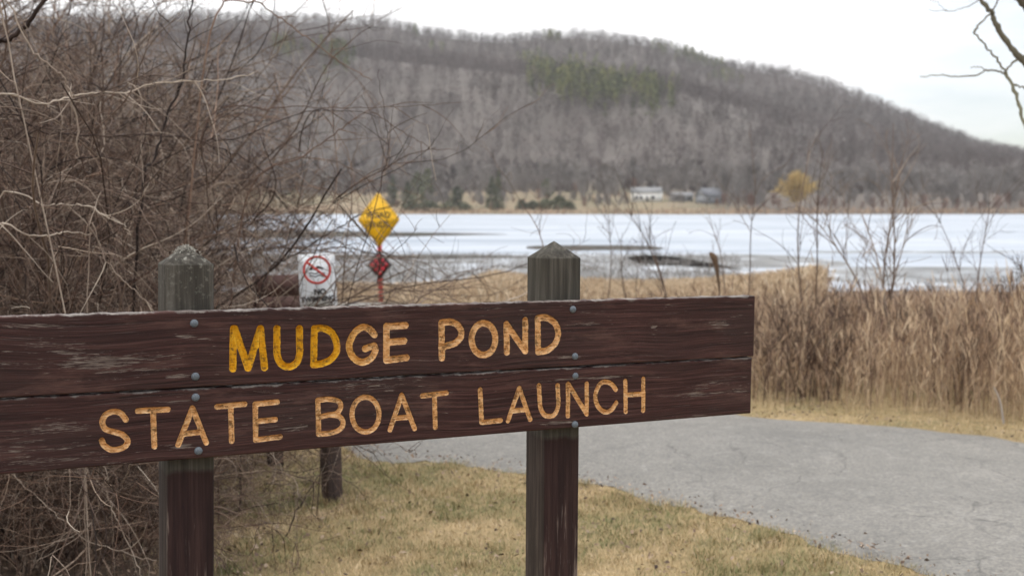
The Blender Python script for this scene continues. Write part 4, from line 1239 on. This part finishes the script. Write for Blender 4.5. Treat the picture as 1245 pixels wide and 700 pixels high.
# cattail
m_cat = plain("brown_seed_head", (.12, .075, .045), .95, 0, .4, 40)
p0, p1 = at(876, 365, 11.2), at(866, 309, 11.2)
x_ = xy(880, 11.2); gz = float(ground_z(x_, 11.2))
ct = prop(empty("cattail", (x_, 11.2, gz)), "leaning brown seed head standing above the plank end", "plant")
o3 = np.array((x_, 11.2, gz))
mb = MB(); mb.tube(np.array([(0, 0, -.05), np.array(p0) - o3, np.array(at(872, 335, 11.2)) - o3]), [.008, .007, .006], 5); mb.build("stem", m_weed, ct)
mb = MB(); mb.tube(spline(np.array([np.array(at(875, 352, 11.2)), np.array(at(871, 325, 11.2)), np.array(at(868, 313, 11.2)), np.array(at(863, 307, 11.2))]) - o3, 4), np.array([.004, .010, .015, .02, .024, .027, .030, .032, .034, .030, .026, .018, .010]), 8); mb.build("seed_head", m_cat, ct)

# ------------------------------------------------------------------ tree whose limbs enter at top right
Yt = 9.0
xb = xy(1390, Yt); gz = float(ground_z(xb, Yt))
tr = prop(empty("bare_tree", (xb, Yt, gz)), "bare roadside tree with thick limbs reaching in at the top right", "tree")
o3 = np.array((xb, Yt, gz))
def limb(pix, Y, r0, r1, name="limb", tone=.35, seed=0, mat=m_bark):
    g = np.random.default_rng(seed)
    P = spline(np.array([at(p[0], p[1], Y) for p in pix]), 6) - o3
    P = P + g.normal(0, .004, P.shape)
    r = np.linspace(r0, r1, len(P)) * (1 + g.normal(0, .10, len(P)))
    V, F = tubes(P[None], r[None], 9)
    return build(name, V, F, mat, tr, {"tone": np.full(len(V), tone)}, True)
m_limb = tone_mat("limb_bark", [(0.0, (0.07, 0.058, 0.045)), (0.5, (0.19, 0.17, 0.12)), (1.0, (0.34, 0.34, 0.23))], 0.9)
limb([(1395, 560), (1392, 420), (1388, 260), (1380, 120), (1372, 0), (1360, -150), (1350, -330), (1340, -500)], Yt, .15, .06, "trunk", .3, 1, m_limb)
limb([(1384, 190), (1320, 150), (1275, 108), (1245, 76), (1228, 56), (1212, 32), (1204, 14), (1190, -4), (1175, -40), (1160, -110)], Yt, .030, .011, "limb", .3, 2, m_limb)
limb([(1388, 300), (1320, 260), (1270, 205), (1247, 152), (1235, 115), (1223, 88)], Yt, .017, .012, "limb", .65, 3, m_limb)
limb([(1223, 88), (1208, 68), (1195, 52), (1184, 40)], Yt, .008, .006, "branch", .45, 4, m_limb)
limb([(1184, 40), (1192, 28), (1205, 16)], Yt, .008, .006, "branch", .45, 5, m_limb)
limb([(1222, 90), (1215, 87), (1200, 86), (1186, 92), (1165, 93), (1142, 91), (1120, 93)], Yt, .008, .003, "branch", .4, 6, m_limb)
limb([(1200, 86), (1190, 81), (1180, 82)], Yt, .004, .002, "branch", .4, 7, m_limb)
limb([(1223, 86), (1232, 76), (1245, 68)], Yt, .007, .009, "branch", .4, 8, m_limb)
limb([(1232, 102), (1240, 106), (1260, 112)], Yt, .008, .006, "branch", .5, 9, m_limb)
limb([(1206, 14), (1212, 4), (1218, -10)], Yt, .006, .004, "branch", .3, 10, m_limb)
limb([(1372, 60), (1310, 45), (1262, 22), (1240, 0), (1222, -30), (1190, -120)], Yt - .3, .035, .022, "limb", .2, 11, m_limb)
limb([(1200, -8), (1185, 4), (1170, 10), (1150, 14), (1128, 12)], Yt + .2, .004, .0015, "branch", .4, 12, m_limb)
limb([(1150, 14), (1140, 4), (1125, -2)], Yt + .2, .002, .0012, "branch", .4, 13, m_limb)

# ------------------------------------------------------------------ far shore trees
m_far = tone_mat("far_bare_wood", [(0.0, (0.11, 0.09, 0.083)), (0.4, (0.20, 0.178, 0.165)), (0.75, (0.31, 0.285, 0.268)), (1.0, (0.46, 0.43, 0.41))], 0.95, rand=.35)
m_willow = tone_mat("willow_twigs", [(0.0, (0.26, 0.17, 0.07)), (0.5, (0.50, 0.35, 0.13)), (1.0, (0.62, 0.46, 0.20))], 0.95)
m_russet = tone_mat("russet_twigs", [(0.0, (0.12, 0.07, 0.055)), (0.5, (0.22, 0.135, 0.11)), (1.0, (0.33, 0.22, 0.17))], 0.95, rand=.3)
m_fir = tone_mat("evergreen_needles", [(0.0, (0.045, 0.050, 0.036)), (0.5, (0.10, 0.108, 0.07)), (1.0, (0.19, 0.19, 0.11))], 0.95, rand=.5)

def bare_tree(g, H=15.0, w=.42, nb=40, nt_=520, rtw=.045, mat=m_far, droop=-.02, tm=.5, tf=.85):
    P, D = grow(np.zeros((1, 3)), np.array([[g.normal(0, .05), g.normal(0, .05), 1.0]]), np.array([H * tf]), 12, .04, 0, g)
    t = g.uniform(.22, .97, nb)
    p0, d0 = sample_on(P, D, np.zeros(nb, int), t)
    Lb = H * w * (1.15 - t) ** .6 * g.uniform(.6, 1.1, nb)
    Pb, Db = grow(p0, side_dirs(d0, g, g.uniform(.45, 1.0, nb)), Lb, 8, .08, droop, g, .06 if droop < 0 else 0)
    j = g.integers(0, nb, nt_); p1, d1 = sample_on(Pb, Db, j, g.uniform(.15, 1, nt_))
    Pt, Dt = grow(p1, side_dirs(d1, g, g.uniform(.3, .9, nt_)), H * g.uniform(.06, .17, nt_), 5, .12, droop * 1.5, g)
    root = empty("bare_tree", (0, 0, 0))
    strand_mesh("trunk", [((P, .16 * H / 15 * np.linspace(1, .3, 12)[None]), 6)], mat, root, g, tm + .1, .05)
    strand_mesh("crown", [((Pb, (.07 * H / 15 * np.linspace(1, .35, 8))[None].repeat(nb, 0)), 4), ((Pt, rtw * np.linspace(1, .6, 5)[None].repeat(nt_, 0)), 3)], mat, root, g, tm, .2)
    return root
tp = [bare_tree(np.random.default_rng(60 + k), 15, [.34, .42, .5][k % 3], 38, 560) for k in range(6)]
tr_ = [bare_tree(np.random.default_rng(70 + k), 15, .45, 34, 520, .06, m_russet, -.02) for k in range(2)]
tused = set()
g = np.random.default_rng(77)
def put_tree(proto, px, Y, Hm, label, group, cat="tree"):
    o = proto if proto.name not in tused else copy_tree(proto)
    tused.add(proto.name)
    x = xy(px, Y); s = Hm / 15.0
    o.location = (x, Y, float(ground_z(x, Y)) - .1); o.scale = (s * g.uniform(.85, 1.2), s * g.uniform(.85, 1.2), s)
    o.rotation_euler = (0, 0, g.uniform(0, 6.28))
    return prop(o, label, cat, group)
far_px = np.concatenate([np.linspace(330, 700, 40) + g.normal(0, 9, 40), np.linspace(700, 1000, 44) + g.normal(0, 7, 44), np.linspace(1000, 1330, 60) + g.normal(0, 6, 60), np.linspace(-40, 330, 24) + g.normal(0, 9, 24)])
for px in far_px:
    if px < 700: Y = g.uniform(545, 640)
    elif px < 850: Y = g.uniform(530, 630)
    else: Y = g.uniform(468, 620)
    if 944 < px < 992 and Y < 540: Y += 80
    if 762 < px < 812 and Y < 560: Y = g.uniform(570, 630)
    put_tree(tp[g.integers(0, 6)], px, Y, g.uniform(11, 21), "grey leafless tree in the row along the foot of the hill", "leafless trees along the far shore")
put_tree(tp[0], 735, 505, 18, "tall pale leafless tree left of the white far house", None)
put_tree(tp[4], 537, 478, 9, "short pale leafless tree between the far evergreens", None)
put_tree(tp[3], 893, 485, 15, "pale whitish leafless tree right of the grey far houses", None)
for px, Y, Hm in ((655, 520, 7), (700, 560, 8), (742, 540, 6), (812, 545, 6), (770, 600, 8), (905, 500, 7), (925, 520, 8), (1010, 500, 6), (1225, 480, 7), (1180, 490, 6)):
    put_tree(tr_[g.integers(0, 2)], px, Y, Hm, "low russet leafless bush on the far shore meadow", "russet bushes on the far shore", "bush")
for px in np.linspace(870, 1340, 46) + g.normal(0, 6, 46):
    if 940 < px < 996: continue
    put_tree(tp[g.integers(0, 6)], px, g.uniform(462, 490), g.uniform(5, 11), "grey leafless thicket tree at the far water's edge right of the houses", "waterside trees on the far right shore")
for px in np.linspace(872, 1340, 44) + g.normal(0, 6, 44):
    if 946 < px < 990: continue
    put_tree(tr_[g.integers(0, 2)], px, g.uniform(459, 474), g.uniform(3, 7), "low tan and russet bush lining the far right shore", "waterside bushes on the far right shore", "bush")
for px in np.concatenate([np.linspace(470, 760, 26) + g.normal(0, 6, 26), np.linspace(330, 470, 14) + g.normal(0, 6, 14)]):
    put_tree(tp[g.integers(0, 6)], px, g.uniform(500, 590), g.uniform(6, 13), "pale grey leafless tree scattered over the far meadow", "leafless trees on the far meadow")
for px in np.linspace(470, 760, 22) + g.normal(0, 7, 22):
    put_tree(tr_[g.integers(0, 2)], px, g.uniform(462, 560), g.uniform(2.5, 5.5), "low brown leafless bush on the far left meadow", "brown bushes on the far left meadow", "bush")
for px in np.concatenate([g.uniform(470, 620, 16), g.uniform(700, 765, 9), g.uniform(812, 842, 4), g.uniform(878, 930, 8)]):
    put_tree(tp[g.integers(0, 6)], px, g.uniform(465, 505), g.uniform(5, 10), "small pale leafless tree near the far water's edge", "small leafless trees along the far waterline")
# willow
gw = np.random.default_rng(81)
wl = bare_tree(gw, 15, .62, 70, 2200, .075, m_willow, .09, .55, .62)
wl.name = "willow_tree"
put_tree(wl, 968, 474, 18.5, "yellow-orange willow glowing at the far water's edge", None)
# evergreens on the far shore
def leafy(name, g, H, W_, N, size, mat, shape):
    """trunk plus many small leaf clumps through the crown's volume"""
    t = g.uniform(0.05, 1, N); a = g.uniform(0, 6.28, N)
    prof = {'cone': lambda t: (1 - t) ** .8, 'oval': lambda t: np.sin(np.clip(t, 0, 1) * math.pi * .92 + .18) ** .7, 'mound': lambda t: np.sqrt(np.maximum(1 - t ** 2, 0))}[shape](t)
    rr = W_ * np.maximum(prof, .04) * np.sqrt(g.uniform(.15, 1, N)) * (1 + .22 * np.sin(a * 3 + t * 9) + .15 * np.sin(a * 5 - t * 14))
    c_ = np.column_stack([np.cos(a) * rr, np.sin(a) * rr, t * H])
    d1 = norm(g.normal(0, 1, (N, 3)) + np.column_stack([np.cos(a), np.sin(a), np.full(N, -.2)])); d2 = norm(np.cross(d1, g.normal(0, 1, (N, 3))))
    s = size * g.uniform(.5, 1.4, N)[:, None]
    V = np.stack([c_ - d1 * s, c_ + d2 * s * .45, c_ + d1 * s, c_ - d2 * s * .45], 1).reshape(-1, 3)
    F = (np.arange(N)[:, None] * 4 + np.arange(4)[None])
    root = empty(name, (0, 0, 0))
    V2, F2 = tubes(np.array([[(0, 0, -.3), (0, 0, H * .45), (0, 0, H * .9)]]), np.array([[H * .022, H * .016, H * .006]]), 6)
    build("trunk", V2, F2, m_far, root, {"tone": np.full(len(V2), .2)})
    build("crown", V, F, mat, root, {"tone": np.repeat(np.clip(g.normal(.5, .25, N), 0, 1), 4)})
    return root
ev = [(508, 475, 15, 'oval', 3.6, "dark rounded evergreen, tallest on the far left shore"), (496, 490, 11, 'cone', 3.0, "narrow dark evergreen left of the tallest far one"), (520, 500, 16, 'oval', 3.0, "grey-green evergreen just behind the tallest far one"),
      (556, 480, 9, 'oval', 3.0, "olive evergreen between the pale bush and the cone-shaped one"), (598, 478, 13, 'cone', 3.4, "olive cone-shaped evergreen standing alone on the far shore"), (606, 500, 15, 'cone', 2.6, "yellowish evergreen behind the olive cone-shaped one"), (478, 500, 13, 'cone', 3.0, "evergreen just right of the yellow diamond sign's tip"),
      (665, 560, 9, 'oval', 3.2, "single dark evergreen at the wood's edge above the meadow")]
for i, (px, Y, Hm, sh, wv_, lab) in enumerate(ev):
    ge = np.random.default_rng(300 + i)
    o = leafy("evergreen_tree", ge, Hm, wv_, 620, .62, m_fir, sh)
    x = xy(px, Y); o.location = (x, Y, float(ground_z(x, Y)) - .1); prop(o, lab, "evergreen")
bs = [(500, 466, 3.6, 3.2), (522, 466, 4.0, 3.8), (545, 467, 3.6, 3.6), (565, 468, 3.0, 3.2), (634, 468, 4.0, 2.2), (648, 468, 3.6, 3.6), (664, 467, 4.2, 3.8), (680, 468, 5.2, 4.2), (692, 468, 3.4, 2.6), (605, 466, 3, 3)]
bp = [leafy("evergreen_bush", np.random.default_rng(330 + i), 4, 3.5, 800, .5, m_fir, 'mound') for i in range(3)]
for i, (px, Y, Hm, wv_) in enumerate(bs):
    o = bp[i] if i < 3 else copy_tree(bp[i % 3])
    x = xy(px, Y); o.location = (x, Y, float(ground_z(x, Y)) - .2); o.scale = (wv_ / 3.5, wv_ / 3.5, Hm / 4); o.rotation_euler = (0, 0, i * 1.3)
    prop(o, "low dark evergreen bush in the row at the far water's edge", "bush", "dark bushes along the far shore")

# far houses
m_wallw = plain("white_clapboard", (.85, .84, .80), .7, 0, .05, 2); m_wallg = plain("grey_clapboard", (.24, .25, .265), .7, 0, .08, 2)
m_roofg = plain("grey_shingles", (.22, .22, .22), .9, 0, .2, 3); m_roofb = plain("blue_grey_shingles", (.13, .135, .15), .9, 0, .2, 3)
m_glassd = plain("dark_window", (.03, .035, .04), .15); m_trim = plain("white_trim", (.75, .75, .73), .6)
def house(label, px, Y, L_, W2, hw_, hr, rz, mw, mr, wins, chimney=True):
    x = xy(px, Y); r = prop(empty("house", (x, Y, float(ground_z(x, Y)) - .3), (0, 0, rz)), label, "house")
    mb = MB(); mb.box((-L_/2, -W2/2, 0), (L_/2, W2/2, hw_))
    for s in (-1, 1):
        xx = s * (L_/2 - .01)
        mb.prism([(-W2/2, hw_), (W2/2, hw_), (0, hw_ + hr)], xx - .08, xx + .08, Matrix.Rotation(R(90), 4, 'Z') @ Matrix.Identity(4))
    mb.build("wall", mw, r)
    e = .45; mb = MB(); t = .18
    for s in (-1, 1):
        poly = [(s*(W2/2+e), hw_-e*hr/(W2/2)), (0, hw_+hr), (0, hw_+hr+t), (s*(W2/2+e), hw_-e*hr/(W2/2)+t)]
        mb.prism(poly, -L_/2-e, L_/2+e, Matrix.Rotation(R(90), 4, 'Z'))
    rf = mb.build("roof", mr, r)
    if chimney: MB().box((L_*.2, -.35, hw_+hr*.5), (L_*.2+.7, .35, hw_+hr+.9)).build("chimney", m_roofg, rf)
    for (wx, wz, ww_, wh_) in wins:
        f = MB().box((wx-ww_/2-.1, -W2/2-.06, wz-.1), (wx+ww_/2+.1, -W2/2+.05, wz+wh_+.1)).build("window", m_trim, r)
        MB().box((wx-ww_/2, -W2/2-.09, wz), (wx+ww_/2, -W2/2-.065, wz+wh_)).build("pane", m_glassd, f)
    d = MB().box((L_*.05-.5, -W2/2-.07, .1), (L_*.05+.5, -W2/2+.05, 2.2)).build("door", m_glassd, r)
    return r
house("white one-storey house with a grey gable roof across the pond", 786, 535, 13, 8, 4.2, 2.2, R(-14), m_wallw, m_roofg, [(-4, 1.2, 1.4, 1.3), (-2, 1.2, 1.2, 1.3), (3.2, 1.2, 1.6, 1.3)])
house("long low grey house right of the white one across the pond", 828, 535, 9, 6, 2.6, 1.4, R(5), m_wallg, m_roofg, [(-3, 1.0, 1.2, 1.1), (2.6, 1.0, 1.2, 1.1)], False)
house("blue-grey house among trees, rightmost across the pond", 862, 520, 9, 8, 3.6, 3.2, R(25), m_wallg, m_roofb, [(-3, 1.2, 1.2, 1.4), (3, 1.2, 1.2, 1.4)])

# ------------------------------------------------------------------ the wooded hill (far-off wood reads as one mass)
def far_wood(name, X, Y, Hh, g, mat, per=34, tone=None, evergreen=False):
    N = len(X); Z = ground_z(X, Y) - .3
    c0 = np.column_stack([X, Y, Z])
    tone = g.uniform(0, 1, N) if tone is None else tone
    cw = Hh * (.16 if evergreen else .27) * g.uniform(.8, 1.25, N)
    # trunk: a three-sided tapering pole
    Vt, Ft = tubes(np.stack([c0, c0 + np.column_stack([np.zeros(N), np.zeros(N), Hh * .8])], 1), np.column_stack([Hh * .014, Hh * .005]), 3)
    M = N * per; i = np.repeat(np.arange(N), per)
    a = g.uniform(0, 6.28, M); el = g.uniform(.28, 1.0, M)
    if evergreen: rr = cw[i] * (1.05 - el) ** .8 * g.uniform(.4, 1.1, M) * 1.6
    else: rr = cw[i] * np.sin(np.clip((el - .2) / .85, 0, 1) * math.pi) ** .5 * np.sqrt(g.uniform(.05, 1, M))
    p = c0[i] + np.column_stack([np.cos(a) * rr, np.sin(a) * rr, el * Hh[i]])
    if evergreen: d = norm(np.column_stack([np.cos(a), np.sin(a), g.normal(-.2, .3, M)]))
    else: d = norm(np.column_stack([np.cos(a) * .7, np.sin(a) * .7, g.uniform(.3, 1.4, M)]) + g.normal(0, .25, (M, 3)))
    s = norm(np.cross(d, g.normal(0, 1, (M, 3))))
    L_ = (g.uniform(.8, 2.6, M) if not evergreen else g.uniform(1.0, 2.4, M))[:, None]; w = (g.uniform(.06, .22, M) if not evergreen else g.uniform(.35, .9, M))[:, None]
    V = np.stack([p - d * L_ * .5 - s * w, p - d * L_ * .5 + s * w, p + d * L_ * .6], 1).reshape(-1, 3)
    F = np.arange(M * 3).reshape(M, 3) + len(Vt)
    tn = np.concatenate([np.repeat(np.clip(tone + .1, 0, 1), 6), np.repeat(np.clip(tone[i] + g.normal(0, .12, M), 0, 1), 3)])
    o = build(name, np.concatenate([Vt, V]), [Ft, F], mat, None, {"tone": tn})
    return prop(o, kind="stuff")
m_hillwood = tone_mat("hill_wood", [(0.0, (0.044, 0.033, 0.030)), (0.5, (0.100, 0.078, 0.072)), (1.0, (0.185, 0.153, 0.145))], 0.95)
g = np.random.default_rng(200)
def scatter(N, y0, y1, m):
    y = np.sqrt(g.uniform(y0 ** 2, y1 ** 2, N)); u = g.uniform(-.56 - m, .56 + m, N)
    return u * y, y
x, y = scatter(17500, 640, 1530, .04)
hh = g.uniform(9, 17, len(x))
x2, y2 = scatter(2600, 604, 668, .04)
x = np.concatenate([x, x2]); y = np.concatenate([y, y2]); hh = np.concatenate([hh, g.uniform(2.5, 8, len(x2))])
tn = np.clip(.46 + .30 * wave(x, y, .011, .5) + .2 * wave(x, y, .043, 1.4) + g.normal(0, .2, len(x)), 0, 1)
far_wood("hillside_woods", x, y, hh, g, m_hillwood, 60, tn)
# evergreen patches on the hill, placed by where they stand on the slope
def patch(pc, yc, rp, ry, N):
    pp = pc + rp * g.normal(0, .5, N); yy = yc + ry * g.normal(0, .5, N)
    return xy(pp, yy), yy
def slope_y(px, py):
    """distance at which the hillside is seen at that picture point"""
    yy = np.arange(650, 1500, 4.0); xx = xy(px, yy); zz = ground_z(xx, yy) + 6
    row = 252 - (zz - CAM_H) / yy * FPX
    k_ = np.argmax(row <= py)
    return yy[k_] if (row <= py).any() else yy[np.argmin(row)]
ps = []
for (pc, pyc, rp, N) in ((655, 90, 18, 34), (690, 97, 34, 110), (735, 106, 44, 105), (785, 113, 36, 60), (645, 74, 16, 18), (700, 82, 40, 26), (760, 96, 50, 26), (690, 116, 40, 18), (410, 70, 24, 45), (535, 62, 14, 8), (672, 50, 10, 16), (800, 62, 10, 12), (838, 72, 24, 50), (868, 82, 14, 20), (880, 98, 24, 20), (505, 44, 10, 6), (350, 60, 20, 20)):
    ps.append(patch(pc, slope_y(pc, pyc), rp, 62 if N > 24 else 22, N))
X = np.concatenate([p[0] for p in ps]); Yv = np.concatenate([p[1] for p in ps])
m_hillgreen = tone_mat("hill_evergreens", [(0.0, (0.04, 0.05, 0.023)), (0.5, (0.11, 0.125, 0.045)), (1.0, (0.23, 0.225, 0.075))], 0.95)
far_wood("hillside_evergreens", X, Yv, g.uniform(11, 18, len(X)), g, m_hillgreen, 46, np.clip(g.normal(.55, .28, len(X)), 0, 1), True)

# ------------------------------------------------------------------ air
hz = bpy.data.materials.new("thin_air"); hz.use_nodes = True
hn = hz.node_tree; hn.nodes.clear()
ho = hn.nodes.new("ShaderNodeOutputMaterial"); hv = hn.nodes.new("ShaderNodeVolumePrincipled")
hv.inputs["Color"].default_value = (0.96, 0.95, 0.95, 1); hv.inputs["Density"].default_value = 0.00014
hn.links.new(hv.outputs["Volume"], ho.inputs["Volume"])
h_ = MB().box((-2300, -60, -8), (2300, 1750, 330)).build("haze", hz)
prop(h_, kind="stuff")
